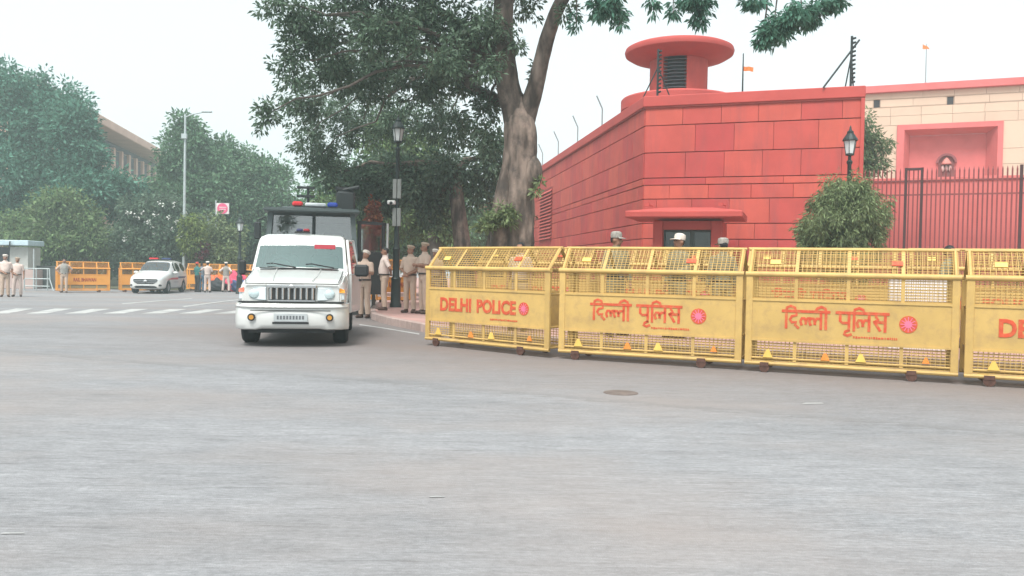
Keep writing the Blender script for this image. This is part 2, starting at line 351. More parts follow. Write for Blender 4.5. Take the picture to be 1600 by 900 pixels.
# small bent wire posts along the long face
GREY = mat('grey_metal', (0.30, 0.32, 0.33), 0.5, 0.6)
DARK = mat('dark_metal', (0.022, 0.030, 0.032), 0.5, 0.3, var=0.2)
for i in range(7):
    s = 6.5 + i * 4.3; p = CO + LD * s; p.z = ctop
    o = MB().tube([(0.25, 0, -0.05), (0.25, 0, 0.85), (0.02, 0, 1.35)], 0.028, 6).build('wire_post', GREY); o.location = p
    nth = ['nearest', 'second', 'third', 'fourth', 'fifth', 'sixth', 'farthest'][i]
    tag(o, f'thin bent grey wire post on the long red wall, {nth} from the corner', 'fence post', 'bent posts on the red wall')
def energizer(p, h, label, lean):
    e = empty('electric_fence_post', p, 0, label, 'fence post', 'electric fence posts on the red wall')
    MB().tube([(0, 0, -.02), (0.0, 0, h)], 0.035, 6).build('mast', DARK, e)
    for dx in (-lean, lean): MB().tube([(dx, .1, -.02), (0, 0, h * 0.62)], 0.02, 6).build('brace', DARK, e)
    k = 0; z = 0.12
    while z < h - .03:
        MB().tube([(0.02, -0.03, z), (0.10, -0.06, z + .02)], [0.035, 0.028], 6).build('insulator', DARK, e); z += 0.125
    return e
pA = CO + (RE - CO).normalized() * 0.35; pA.z = ctop
energizer(pA, 1.45, 'dark electric fence post with two braces at the wall corner before the tower', 0.42)
pB = RE - (RE - CO).normalized() * 0.3; pB.z = ctop
e2 = energizer(pB, 1.45, 'dark electric fence post with slanted stay at the right end of the red wall', 0.12)
MB().tube([(-0.75, .1, -.02), (0.22, 0, 1.35)], 0.028, 6).build('stay', DARK, e2)

# mushroom watch tower
TW = Vector((5.83, 30.0, -0.40)); tw = empty('watch_tower', TW, 0, 'round red watch tower with wide mushroom roof rising behind the wall', 'tower')
MB().lathe([(1.98, 0), (1.98, 7.42), (0, 7.42)], 48).build('drum', RED, tw, smooth=True)
MB().lathe([(1.985, 7.40), (2.03, 7.42), (2.03, 7.78), (1.99, 7.83), (0, 7.83)], 48).build('drum_coping', REDP, tw, smooth=True)
MB().lathe([(1.99, 7.33), (2.02, 7.33), (2.02, 7.385), (1.99, 7.39)], 48).build('groove', REDD, tw)
# neck: wall ring with openings towards the viewer and behind
def ring_piece(a0, a1, z0, z1, r0, r1, n=10):
    mb = MB(); vs = []
    for i in range(n + 1):
        a = a0 + (a1 - a0) * i / n
        for r, z in ((r0, z0), (r1, z0), (r1, z1), (r0, z1)): vs.append((r * math.cos(a), r * math.sin(a), z))
    fs = [(4 * i + k, 4 * i + 4 + k, 4 * i + 4 + (k + 1) % 4, 4 * i + (k + 1) % 4) for i in range(n) for k in range(4)]
    fs += [(0, 1, 2, 3), (4 * n + 3, 4 * n + 2, 4 * n + 1, 4 * n)]
    return mb.add(vs, fs)
va = math.atan2(-TW.y, -TW.x)       # direction towards the viewer
o0, o1 = va - R(32), va + R(16)
ring_piece(o1, o0 + 2 * math.pi, 7.80, 9.6, 0.78, 1.02, 40).build('neck_wall', RED, tw, smooth=True)
ring_piece(o0, o1, 7.80, 8.05, 0.78, 1.02, 8).build('sill', RED, tw, smooth=True)
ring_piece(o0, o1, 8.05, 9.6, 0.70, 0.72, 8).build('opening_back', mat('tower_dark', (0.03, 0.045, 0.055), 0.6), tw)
zz = 8.10
while zz < 9.5:
    ring_piece(o0, o1, zz, zz + 0.025, 0.80, 0.99, 8).build('louvre', mat('slat_blue', (0.10, 0.13, 0.15), 0.6), tw); zz += 0.12
MB().lathe([(0.9, 9.18), (1.2, 9.19), (1.70, 9.30), (1.90, 9.42), (1.93, 9.52), (1.90, 9.61), (1.80, 9.66), (0.0, 9.82)], 64).build('mushroom_roof', REDP, tw, smooth=True)

# guard booth against the wall
bx = (RE - CO).normalized(); bn = Vector((bx.y, -bx.x, 0))
BO = at(1070, 380, 23.6); BO.z = 0.15
bt = empty('guard_booth', BO, math.atan2(bx.y, bx.x), 'small red guard booth with wide flat canopy against the red wall', 'booth')
MB().box((-0.72, 0.45, 1.28), (0.26, 1.6, 2.56)).build('column', REDP, bt, bevel=0.015)
MB().box((0.90, 0.45, 1.28), (0.30, 1.6, 2.56)).build('column', REDP, bt, bevel=0.015)
MB().box((0.08, 0.50, 2.44), (1.34, 1.5, 0.24)).build('lintel', REDP, bt)
MB().box((0.08, -0.10, 0.45), (1.34, 0.12, 0.9)).build('front_panel', REDP, bt)
MB().add([(-1.55, -0.95, 2.62), (1.62, -0.95, 2.62), (1.62, 1.3, 2.62), (-1.55, 1.3, 2.62), (-1.55, -0.95, 2.80), (1.62, -0.95, 2.80), (1.62, 1.3, 2.80), (-1.55, 1.3, 2.80), (-.6, .1, 2.96), (.7, .1, 2.96), (.7, 1.3, 2.96), (-.6, 1.3, 2.96)],
         [(0, 3, 2, 1), (0, 1, 5, 4), (1, 2, 6, 5), (3, 0, 4, 7), (4, 5, 9, 8), (5, 6, 10, 9), (7, 4, 8, 11), (8, 9, 10, 11), (2, 3, 7, 11, 10, 6)]).build('canopy', REDP, bt, bevel=0.025)
fr = MB()
for x in (-0.57, 0.20, 0.73): fr.box((x, -0.02, 1.61), (0.055 if x != .2 else .12, 0.06, 1.42))
for z in (0.92, 2.29): fr.box((0.08, -0.02, z), (1.34, 0.055, 0.07))
wn = fr.build('window_frame', mat('booth_frame', (0.030, 0.055, 0.050), 0.5), bt)
for xa, xb_ in ((-0.54, 0.14), (0.26, 0.70)):
    MB().box(((xa + xb_) / 2, 0.0, 1.6), (xb_ - xa, 0.01, 1.32)).build('pane', glass_mat('booth_glass', (0.36, 0.46, 0.42), 0.02), wn)
MB().box((0.08, 1.1, 1.3), (1.34, 0.05, 2.4)).build('rear_panel', mat('booth_inside', (0.30, 0.17, 0.12), 0.8), bt)
for x in (-0.98, 1.08):
    s = MB().tube([(x, .3, 2.80), (x, .3, 3.02), (x - .12, .15, 3.06)], 0.025, 6).build('floodlight_arm', REDP, bt); MB().box((x - .13, .12, 3.05), (.13, .1, .09)).build('floodlight', REDP, bt)

# ================================================================== picket fence with low red wall behind
FA, FB = at(1345, 400, 24.6), at(1600, 400, 22.9); FA.z = FB.z = 0; fd = (FB - FA).normalized()
fen = empty('picket_fence', FA, math.atan2(fd.y, fd.x), 'tall dark red metal picket fence with dark posts right of the red wall', 'fence')
PK = mat('picket_paint', (0.20, 0.050, 0.050), 0.5, 0.1, var=0.2, obj_var=0.2); PD = mat('post_paint', (0.060, 0.028, 0.030), 0.5, 0.2)
pk = MB().box((0, 0, 2.30), (0.038, 0.038, 4.0)).add([(-.019, -.019, 4.30), (.019, -.019, 4.30), (.019, .019, 4.30), (-.019, .019, 4.30), (0, 0, 4.40)], [(0, 1, 4), (1, 2, 4), (2, 3, 4), (3, 0, 4)]).build('picket', PK, fen)
FL = 6.6; x = 0.06; first = True
posts = [((at(px, 400, 24.6 - (px - 1345) / 255 * 1.7) - FA).to_2d().length) for px in (1412, 1437, 1592)]
while x < FL:
    if all(abs(x - p) > 0.07 for p in posts):
        o = pk if first else pk.copy()
        if not first: C.objects.link(o); o.parent = fen
        first = False; o.location = (x, 0, 0)
    x += 0.117
for p in posts: MB().box((p, 0, 2.2), (0.075, 0.075, 4.4)).build('post', PD, fen)
MB().box(((posts[0] + posts[1]) / 2, 0, 4.36), (posts[1] - posts[0], .06, .07)).build('gate_head', PD, fen)
for z in (0.5, 3.62, 4.02): MB().box((FL / 2, 0.0, z), (FL, 0.025, 0.045)).build('rail', PK, fen)
lw = empty('low_red_wall', FA + Vector((0, 0, 0)), math.atan2(fd.y, fd.x), 'plain red wall right behind the picket fence bars', 'wall')
PINK = mat('red_plaster', (0.60, 0.16, 0.15), 0.8, var=0.08, scale=0.8, dirt=(0.50, 0.10, 0.09), dirt_amt=0.35)
MB().box((FL / 2, 1.35, 2.0), (FL + 0.6, 0.3, 4.3)).build('wall_panel', PINK, lw)
MB().box((FL / 2, 1.35, 4.19), (FL + 0.62, 0.4, 0.10)).build('wall_cap', PINK, lw, bevel=0.01)

# ================================================================== beige building on the right
BA = at(1340, 300, 46.0); BB = at(1600, 300, 43.0); BA.z = BB.z = 0; bd = (BB - BA).normalized()
rb = empty('stone_building', BA, math.atan2(bd.y, bd.x), 'beige stone building with red cornice and red portal behind the picket fence', 'building')
RBM = Matrix.Rotation(-math.atan2(bd.y, bd.x), 4, 'Z') @ Matrix.Translation(-BA)
def onb(px, py):
    d = RBM.to_3x3() @ ray(px, py); o = RBM @ Vector((0, 0, CAM_H)); t = -o.y / d.y; p = o + d * t; return p.x, p.z
BEIGE = mat('beige_stone', (0.60, 0.455, 0.345), 0.85, var=0.07, scale=1.2, obj_var=0.05, bump=0.08, dirt=(0.50, 0.37, 0.28), dirt_amt=0.3)
BJ = mat('beige_joint', (0.47, 0.35, 0.265), 0.9)
PORT = mat('portal_red', (0.60, 0.145, 0.14), 0.75, var=0.08, scale=1.0, dirt=(0.40, 0.08, 0.08), dirt_amt=0.3)
zc = onb(1340, 137)[1]; zb_ = onb(1340, 148)[1]; X0, X1 = -7.5, 12.0
pxa, pzt = onb(1402, 196); pxb, _ = onb(1568, 190)
w1 = onb(1370, 162); w2 = onb(1485, 157)
ws = 0.19
holes = [(pxa, pxb, -1, pzt), (w1[0] - ws, w1[0] + ws, w1[1] - .22, w1[1] + .22), (w2[0] - ws, w2[0] + ws, w2[1] - .22, w2[1] + .22)]
zr = sorted([0.0, 1.2, 2.4, 3.6, 4.6, 5.5, 6.4, 7.2, 8.0, pzt, w1[1] - .22, w1[1] + .22, w2[1] - .22, w2[1] + .22, zb_, (pzt + w1[1] - .22) / 2])
zr2 = [zr[0]]
for z in zr[1:]:
    if z - zr2[-1] > 0.02: zr2.append(z)
for (a, b) in zip(zr2, zr2[1:]):
    segs = [(X0, X1)]
    for (h0, h1, g0, g1) in holes:
        if a < g1 - .03 and b > g0 + .03:
            ns = []
            for s0, s1 in segs:
                if h0 > s0 and h1 < s1: ns += [(s0, h0), (h1, s1)]
                elif h1 <= s0 or h0 >= s1: ns.append((s0, s1))
            segs = ns
    for s0, s1 in segs:
        if b < 4.2: continue
        k = max(1, round((s1 - s0) / 1.5)); off = random.uniform(-.3, .3)
        cuts = [s0] + [s0 + (s1 - s0) * (i / k) + (off if k > 2 else 0) * .8 for i in range(1, k)] + [s1]
        for c0, c1 in zip(cuts, cuts[1:]):
            MB().box(((c0 + c1) / 2, 0.05 + random.uniform(-.008, .008), (a + b) / 2), (c1 - c0 - .014, 0.12, b - a - .016)).build('stone_slab', BEIGE, rb)
mb = MB()
mb.box(((X0 + pxa) / 2 , 1.4, zb_ / 2), (pxa - X0, 2.6, zb_)); mb.box(((X1 + pxb) / 2, 1.4, zb_ / 2), (X1 - pxb, 2.6, zb_)); mb.box(((pxa + pxb) / 2, 1.41, (pzt + zb_) / 2), (pxb - pxa, 2.59, zb_ - pzt))
mb.build('wall_core', BJ, rb)
MB().box(((X0 + X1) / 2, 1.2, (zb_ + zc) / 2), (X1 - X0, 2.9, zc - zb_)).build('cornice', PORT, rb, bevel=0.02)
for wx, wz in (w1, w2):
    wf = MB().box((wx, 0.08, wz), (2 * ws - .02, 0.02, 0.40)).build('window', mat('win_dark', (0.03, 0.03, 0.035), 0.4), rb)
    for s in (-1, 1): MB().box((wx + s * ws * .9, 0.04, wz), (0.035, 0.05, 0.42)).build('frame', BJ, wf)
# portal with splayed reveal
ix0, izt = onb(1420, 214); ix1, _ = onb(1548, 208)
ow = 0.16
ax0, az = onb(1413, 203.5); ax1, _ = onb(1559, 198)
vs = [(pxa, -.12, 0), (pxa, -.12, pzt), (pxb, -.12, pzt), (pxb, -.12, 0), (ax0, -.12, 0), (ax0, -.12, az), (ax1, -.12, az), (ax1, -.12, 0), (ix0 + .1, .75, 0), (ix0 + .1, .75, izt + .15), (ix1 - .1, .75, izt + .15), (ix1 - .1, .75, 0),
      (pxa, .1, 0), (pxa, .1, pzt), (pxb, .1, pzt), (pxb, .1, 0)]
MB().add(vs, [(0, 4, 5, 1), (1, 5, 6, 2), (2, 6, 7, 3), (4, 8, 9, 5), (5, 9, 10, 6), (6, 10, 11, 7), (0, 1, 13, 12), (1, 2, 14, 13), (2, 3, 15, 14)]).build('portal_frame', PORT, rb)
MB().box(((ix0 + ix1) / 2, .82, izt / 2), (ix1 - ix0, .1, izt + .3)).build('portal_panel', PORT, rb)
nx, nz_ = onb(1481, 252)
CARVE = mat('carved_stone', (0.60, 0.22, 0.19), 0.8, var=0.2, scale=8)
ar = [(math.cos(a) * .50, math.sin(a) * .50) for a in np.linspace(0, math.pi, 19)]; ai = [(x * .78, z * .78) for x, z in ar]
mb = MB()
for i in range(18):
    mb.prism([ar[i], ar[i + 1], ai[i + 1], ai[i]], .62, .78, Matrix.Translation((nx, 0, nz_)))
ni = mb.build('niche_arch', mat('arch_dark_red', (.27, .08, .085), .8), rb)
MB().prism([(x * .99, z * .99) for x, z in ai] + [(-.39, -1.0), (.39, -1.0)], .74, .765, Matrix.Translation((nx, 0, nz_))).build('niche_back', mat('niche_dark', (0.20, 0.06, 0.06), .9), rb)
em = MB().lathe([(.22, -.10), (.25, -.05), (.22, .02), (.17, .09), (.13, .17), (.08, .23), (.02, .28), (0, .29)], 16, (nx, .68, nz_)).build('carved_capital', CARVE, rb, smooth=True)
for dx in (-.17, 0, .17): MB().ball((nx + dx, .66, nz_ - .30), (.08, .08, .18), 10).build('carved_figure', mat('carved_pale', (.56, .36, .34), .7), rb, smooth=True)
# flags on the roofs
def flag(p, h, label, fl):
    e = empty('flag_pole', p, 0, label, 'flag pole', 'flag poles on the roofs')
    MB().tube([(0, 0, -.3), (0, 0, h)], [0.035, 0.02], 8).build('pole', GREY if fl == 2 else DARK, e)
    cl = mat('flag_orange', (0.75, 0.22, 0.06), 0.7, var=.15); mb = MB()
    if fl == 1:
        n = 8; vs = []
        for i in range(n + 1):
            for z in (0, .16): vs.append((.02 + .36 * i / n, .04 * math.sin(i * 1.1), h - .62 + z - .02 * i / n))
        mb.add(vs, [(2 * i, 2 * i + 2, 2 * i + 3, 2 * i + 1) for i in range(n)])
    else:
        n = 6; vs = []
        for i in range(n + 1):
            for z in (0, .34 - .05 * i): vs.append((-.22 + .42 * i / n, .05 * math.sin(i * 1.3), h - .30 + z * .9))
        mb.add(vs, [(2 * i, 2 * i + 2, 2 * i + 3, 2 * i + 1) for i in range(n)])
    mb.build('flag', cl, e)
p = at(1446, 130, 47); flag(p, 2.2, 'distant pole with small orange flag above the beige building', 2)
p = at(1160, 147, 30); flag(p, 1.45, 'thin dark pole with short orange flag between tower and wall end', 1)

# ================================================================== sandstone office block far left
BU = Vector((-40.5, 68, 0)); bdir = Vector((-0.177, 1, 0)).normalized()
ob = empty('office_block', BU, math.atan2(bdir.y, bdir.x), 'long sandstone office block with deep eaves behind the left trees', 'building')
SAND = mat('pale_sandstone', (0.60, 0.41, 0.33), 0.85, var=0.12, scale=0.6, dirt=(0.36, 0.22, 0.17), dirt_amt=0.4)
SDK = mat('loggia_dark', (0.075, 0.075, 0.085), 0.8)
Lb = 56.0; zt = 15.8
# local x along the facade, local y = left of it (away from the street), street side is -y
MB().box((Lb / 2, 6.3, 7.0), (Lb, 12, 14.0)).build('wall', SAND, ob)
MB().box((Lb / 2, 5.2, 15.35), (Lb + 2, 14.6, 0.9)).build('cornice', SAND, ob, bevel=0.08)
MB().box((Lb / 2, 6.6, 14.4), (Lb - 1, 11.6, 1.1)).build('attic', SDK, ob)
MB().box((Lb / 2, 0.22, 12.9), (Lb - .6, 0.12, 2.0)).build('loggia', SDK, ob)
MB().box((Lb / 2, -0.3, 11.2), (Lb + .6, 1.6, 0.35)).build('ledge', SAND, ob, bevel=0.05)
MB().box((Lb / 2, -0.5, 6.4), (Lb + .6, 2.0, 0.3)).build('ledge', SAND, ob, bevel=0.05)
for i in range(18): MB().box((1.5 + i * 3.1, 0.10, 12.9), (0.7, 0.45, 2.3)).build('pillar', SAND, ob)
for i in range(17):
    for z in (8.6, 3.4):
        wq = MB().box((3.0 + i * 3.1, 0.27, z), (1.5, 0.12, 2.6)).build('window', SDK, ob); MB().box((3.0 + i * 3.1, 0.12, z - 1.4), (1.9, 0.4, 0.2)).build('sill', SAND, wq)
# ================================================================== barricades
def text_mesh(txt, size, bold=0.0, depth=0.004):
    cu = bpy.data.curves.new('lettering', 'FONT'); cu.body = txt; cu.size = size; cu.extrude = depth; cu.offset = bold; cu.resolution_u = 3
    o = bpy.data.objects.new('tmp', cu); C.objects.link(o); dg = bpy.context.evaluated_depsgraph_get()
    me = bpy.data.meshes.new_from_object(o.evaluated_get(dg)); bpy.data.objects.remove(o)
    xs = [v.co.x for v in me.vertices]; yz = [v.co.y for v in me.vertices]
    return me, min(xs), max(xs), min(yz), max(yz)
def latin(txt, x0, x1, z0, z1, parent, material, y=0.003, bold=0.036):
    me, a, b, c, d = text_mesh(txt, 1.0, bold)
    for v in me.vertices: v.co = (x0 + (v.co.x - a) / (b - a) * (x1 - x0), y - v.co.z, z0 + (v.co.y - c) / (d - c) * (z1 - z0))
    return link('lettering', me, material, parent)
def ribbon(mb, pts, wd, ox, oz, sx, sz, y):
    P = [Vector((ox + p[0] * sx, 0, oz + p[1] * sz)) for p in pts]; vs = []
    for i, p in enumerate(P):
        t = (P[min(i + 1, len(P) - 1)] - P[max(i - 1, 0)]).normalized(); nrm = Vector((-t.z, 0, t.x)) * wd / 2
        e = t * (wd * .35 if i == len(P) - 1 else (-wd * .35 if i == 0 else 0))
        for s, yy in ((1, y), (-1, y), (-1, y + .006), (1, y + .006)): q = p + nrm * s + e; vs.append((q.x, yy, q.z))
    fs = [(4 * i + k, 4 * i + 4 + k, 4 * i + 4 + (k + 1) % 4, 4 * i + (k + 1) % 4) for i in range(len(P) - 1) for k in range(4)] + [(0, 1, 2, 3), (4 * len(P) - 1, 4 * len(P) - 2, 4 * len(P) - 3, 4 * len(P) - 4)]
    mb.add(vs, fs)
GL = {  # strokes of the letters painted on the panels
 'i': (.24, [[(.1, 1), (.1, 0)], [(.1, 1), (.12, 1.2), (.32, 1.3), (.52, 1.2), (.56, 1.02)]]),
 'd': (.56, [[(.36, 1), (.36, .76), (.14, .70), (.04, .5), (.14, .33), (.36, .36), (.30, .2), (.46, .02)]]),
 'lh': (.44, [[(.06, .22), (.0, .42), (.08, .6), (.2, .6), (.27, .42), (.27, .28)], [(.27, .42), (.36, .6), (.46, .6)]]),
 'l': (.70, [[(.06, .22), (.0, .42), (.08, .6), (.2, .6), (.27, .42), (.27, .28)], [(.27, .42), (.36, .6), (.52, .6)], [(.56, 1), (.56, 0)]]),
 'I': (.26, [[(.1, 1), (.1, 0)], [(.1, 1), (.06, 1.2), (-.12, 1.3), (-.32, 1.2), (-.4, 1.04)]]),
 'p': (.66, [[(.1, 1), (.1, .52), (.22, .40), (.48, .42)], [(.52, 1), (.52, 0)], [(.52, 0), (.36, -.08), (.30, -.24), (.46, -.32), (.62, -.24)]]),
 's': (.74, [[(.18, 1), (.18, .82), (.28, .68), (.10, .52)], [(.12, .52), (.36, .06)], [(.10, .52), (.58, .52)], [(.60, 1), (.60, 0)]]),
}
def hindi(words, x0, x1, z0, z1, parent, material, y=0.001):
    tot = sum(sum(GL[g][0] for g in wd) for wd in words) + 0.42 * (len(words) - 1); s = (x1 - x0) / tot; h = z1 - z0; x = x0; mb = MB()
    for wd in words:
        xs = x
        for g in wd:
            for st in GL[g][1]: ribbon(mb, st, 0.034, x, z0, s, h, y)
            x += GL[g][0] * s
        ribbon(mb, [(0, 0), (1, 0)], 0.036, xs - .02, z1, x - xs + .02, 1, y - .002); x += .42 * s
    return mb.build('lettering', material, parent)
LETRED = mat('letter_red', (0.55, 0.075, 0.03), 0.6, var=0.2, scale=14, dirt=(.52, .22, .08), dirt_scale=16, dirt_amt=.7)
LETDK = mat('letter_dark_red', (0.32, 0.05, 0.02), 0.6, var=0.2)
PINKM = mat('emblem_pink', (0.70, 0.16, 0.26), 0.6)
REFL_Y = mat('reflector_yellow', (0.75, 0.50, 0.12), 0.35); REFL_O = mat('reflector_orange', (0.75, 0.26, 0.05), 0.35)
RUST = mat('rusty_caster', (0.11, 0.055, 0.042), 0.8, 0.2, var=0.3, scale=20)
YEL = mat('barricade_yellow', (0.535, 0.352, 0.115), 0.55, var=0.10, scale=3, dirt=(0.33, 0.215, 0.10), dirt_scale=4.5, dirt_amt=0.6, obj_var=0.05)
ORA = mat('barricade_orange', (0.72, 0.31, 0.05), 0.5, var=0.10, scale=3, dirt=(0.45, 0.22, 0.07), dirt_scale=3, dirt_amt=0.4)
def barricade(L, P, words, refl=True, wire=True, name='police_barricade'):
    e = empty(name, (0, 0, 0)); W = 0.60; EZ, RZ = 1.27, 1.60
    for x in (0.045, L - 0.045):
        for y in (0.02, W - .02): MB().box((x, y, (EZ + .10) / 2), (0.09, 0.045, EZ - .10)).build('post', P, e, bevel=0.006)
        g = MB().tube([(x, 0.02, EZ), (x, W / 2, RZ)], 0.022, 6).tube([(x, W - .02, EZ), (x, W / 2, RZ)], 0.022, 6); g.build('gable_frame', P, e)
        for z in (.14, .44, .92): MB().tube([(x, 0.03, z), (x, W - .03, z)], 0.017, 6).build('cross_tie', P, e)
    for y in (0.015, W - .015):
        MB().tube([(-.01, y, EZ), (L + .01, y, EZ)], 0.036, 10).build('eave_rail', P, e, smooth=True)
        MB().tube([(0, y, .115), (L, y, .115)], 0.026, 8).build('bottom_rail', P, e, smooth=True)
        MB().tube([(.08, y + .004, .185), (L - .08, y + .004, .185)], 0.014, 6).build('lower_rail', P, e)
    MB().tube([(0, W / 2, RZ), (L, W / 2, RZ)], 0.022, 8).build('ridge_rail', P, e, smooth=True)
    for y in (0.012, W - .012):
        pn = MB().box((L / 2, y, .68), (L - .17, 0.012, .52)).build('sign_panel', P, e)
        for z in (.42, .94): MB().box((L / 2, y, z), (L - .17, 0.034, 0.028)).build('panel_edge', P, pn)
    sl = (W / 2 - .02, RZ - EZ)
    for k in (1, 2, 3):
        x = L * k / 4
        MB().box((x, .018, 1.10), (.045, .012, .32)).build('strap', P, e); MB().box((x, .018, .29), (.045, .012, .28)).build('strap', P, e)
        for s in (0, 1):
            y0 = .02 if s == 0 else W - .02
            MB().add([(x - .022, y0, EZ), (x + .022, y0, EZ), (x + .022, W / 2, RZ), (x - .022, W / 2, RZ), (x - .022, y0, EZ - .012), (x + .022, y0, EZ - .012), (x + .022, W / 2, RZ - .012), (x - .022, W / 2, RZ - .012)],
                     [(0, 1, 2, 3), (4, 7, 6, 5), (0, 4, 5, 1), (1, 5, 6, 2), (2, 6, 7, 3), (3, 7, 4, 0)]).build('roof_strap', P, e)
    if wire:
        mb = MB(); a = 0.0105
        def grid(p00, p10, p01, nx, nz):
            p00, p10, p01 = Vector(p00), Vector(p10), Vector(p01)
            for i in range(nz + 1): q = (p01 - p00) * i / nz; mb.tube([p00 + q, p10 + q], a * .62, 4, False)
            for i in range(nx + 1): q = (p10 - p00) * i / nx; mb.tube([p00 + q, p01 + q], a * .42, 4, False)
        for y in (.025, W - .025):
            grid((.09, y, .96), (L - .09, y, .96), (.09, y, 1.25), 44, 8); grid((.09, y, .15), (L - .09, y, .15), (.09, y, .41), 44, 7)
        grid((.02, .03, EZ), (L - .02, .03, EZ), (.02, W / 2, RZ), 44, 10); grid((.02, W - .03, EZ), (L - .02, W - .03, EZ), (.02, W / 2, RZ), 44, 10)
        stuff(mb.build('wire_mesh', P, e))
    if refl:
        for i, (x, z, m_, s) in enumerate(((.30, .245, REFL_Y, .85), (1.02, .24, REFL_O, .75), (1.45, .25, REFL_Y, .85), (2.20, .26, REFL_O, .6))):
            MB().prism([(x - .075 * s, z - .06 * s), (x + .075 * s, z - .06 * s), (x + .022 * s, z + .06 * s), (x - .022 * s, z + .06 * s)], -.004, .012).build('reflector', m_, e)
        for x, m_ in ((.36, REFL_Y), (1.85, LETRED)):
            t = .45; y = .02 + sl[0] * t; z = EZ + sl[1] * t
            MB().box((0, 0, 0), (.13, .012, .07), Matrix.Translation((x, y - .012, z + .012)) @ Matrix.Rotation(math.atan2(sl[1], sl[0]) - math.pi / 2, 4, 'X')).build('reflector', m_, e)
    for x in (.26, L - .52):
        for y in (.0, W):
            c = MB().tube([(x, y - .02, .065), (x, y + .02, .065)], .065, 14).build('caster', RUST, e); MB().box((x, y, .105), (.11, .055, .05)).build('bracket', RUST, c)
    if words:
        words(e)
    return e
def emblem(e, x, z, r=.098):
    o = MB().tube([(x, .008, z), (x, .001, z)], r, 24).build('emblem', LETRED, e)
    mb = MB()
    for k in range(6):
        a = math.pi * k / 6; mb.box((0, 0, 0), (r * 1.7, .004, r * .10), Matrix.Translation((x, -.000, z)) @ Matrix.Rotation(a, 4, 'Y'))
    mb.tube([(x, .002, z), (x, -.0035, z)], r * .42, 16); mb.build('emblem_star', PINKM, o)
def fine_line(e, x0, x1, z):
    mb = MB(); x = x0
    while x < x1:
        wd = random.uniform(.012, .03); mb.box((x + wd / 2, .004, z + random.uniform(-.003, .003)), (wd, .006, random.uniform(.018, .03))); x += wd + random.uniform(.006, .012)
    mb.build('small_print', LETRED, e)
def w_en(e): latin('DELHI', .34, 1.02, .585, .80, e, LETRED); latin('POLICE', 1.14, 1.93, .585, .80, e, LETRED); emblem(e, 2.08, .69); fine_line(e, 1.42, 1.95, .50)
def w_hi(e): hindi([['i', 'd', 'lh', 'l', 'I'], ['p', 'i', 'l', 's']], .50, 1.76, .59, .805, e, LETRED); emblem(e, 1.99, .69, .105); fine_line(e, 1.35, 1.86, .505)
def w_rail(e): latin('RAIL BHAWAN', .80, 1.88, .57, .77, e, LETDK)
LB = 2.56
en = barricade(LB, YEL, w_en); hi = barricade(LB, YEL, w_hi)
def place(o, p0, p1, label, group, lift=0.0, cat='barricade', fit=False):
    d = p1 - p0; z = gz(p0.y) + lift
    o.location = (p0.x, p0.y, z); o.rotation_euler = (0, 0, math.atan2(d.y, d.x))
    if fit: o.scale = (d.to_2d().length / LB, 1, 1)
    return tag(o, label, cat, group)
G1 = 'yellow barricades along the road edge'
def rail_pt(px, py):   # point under the bottom rail of a barricade seen at this pixel
    return ground(px, py, .10)
P = [rail_pt(664, 529.5), rail_pt(857, 549), rail_pt(872, 549.5), rail_pt(1158, 567), rail_pt(1163, 567.5), rail_pt(1497, 587.5), rail_pt(1506, 588.5)]
place(en, P[0], P[1], 'yellow barricade lettered DELHI POLICE, angled back at the left end of the front row', G1, fit=True)
place(hi, P[2], P[3], 'yellow barricade with red Hindi lettering, second in the front row beside the angled one', G1, fit=True)
h2 = copy_tree(hi); place(h2, P[4], P[5], 'yellow barricade with red Hindi lettering, third in the front row, before the round bush', G1, fit=True)
e4 = copy_tree(en); place(e4, P[6], P[6] + (P[5] - P[4]), 'yellow barricade cut by the right edge of the photo, lettered DELHI', G1)
G2 = 'second row of yellow barricades'
dd = (P[5] - P[2]).normalized() * LB
q = [Vector((1.75, 16.6, 0)), Vector((4.35, 15.5, 0)), Vector((6.85, 14.4, 0)), Vector((9.4, 13.3, 0)), Vector((-.75, 18.0, 0))]
for src, qq, lb in ((en, q[0], 'yellow barricade in the rear row, lettering seen through the second front barricade'), (hi, q[1], 'yellow barricade with Hindi lettering in the rear row, seen through the third front barricade'),
                (en, q[2], 'yellow barricade in the rear row, seen through the right part of the front row'), (hi, q[3], 'rear row yellow barricade behind the rightmost front barricade'), (en, q[4], 'yellow barricade in the rear row behind the angled left barricade')):
    o = copy_tree(src); place(o, qq, qq + dd, lb, G2, 0.15)
    o.scale = (1, 1, 1)
# orange barricades across the left road
ro = barricade(LB, ORA, w_rail, refl=False, wire=False, name='orange_barricade')
mbw = MB()
for i in range(9):
    t = i / 8; mbw.tube([(.05, .02 + .28 * t, 1.27 + .33 * t), (LB - .05, .02 + .28 * t, 1.27 + .33 * t)], .009, 4, False); mbw.tube([(.05, .58 - .28 * t, 1.27 + .33 * t), (LB - .05, .58 - .28 * t, 1.27 + .33 * t)], .009, 4, False)
for i in range(5): mbw.tube([(.1, .02, .97 + i * .06), (LB - .1, .02, .97 + i * .06)], .006, 4, False); mbw.tube([(.1, .02, .2 + i * .05), (LB - .1, .02, .2 + i * .05)], .006, 4, False)
stuff(mbw.build('wire_mesh', ORA, ro))
G3 = 'orange barricades across the side road'
def gp(px, py): return ground(px, py)
place(ro, gp(88, 457), gp(172, 457), 'orange barricade lettered RAIL BHAWAN behind the standing officer', G3, fit=True)
r2 = copy_tree(ro); pp = gp(188, 456.5); place(r2, pp, pp + Vector((2.2, 1.5, 0)), 'orange barricade with its gable end showing, half hidden by the parked white car', G3)
r3 = copy_tree(ro); pp = gp(291, 454); place(r3, pp, pp + Vector((2.5, .35, 0)), 'orange barricade between the parked white car and the officers', G3)
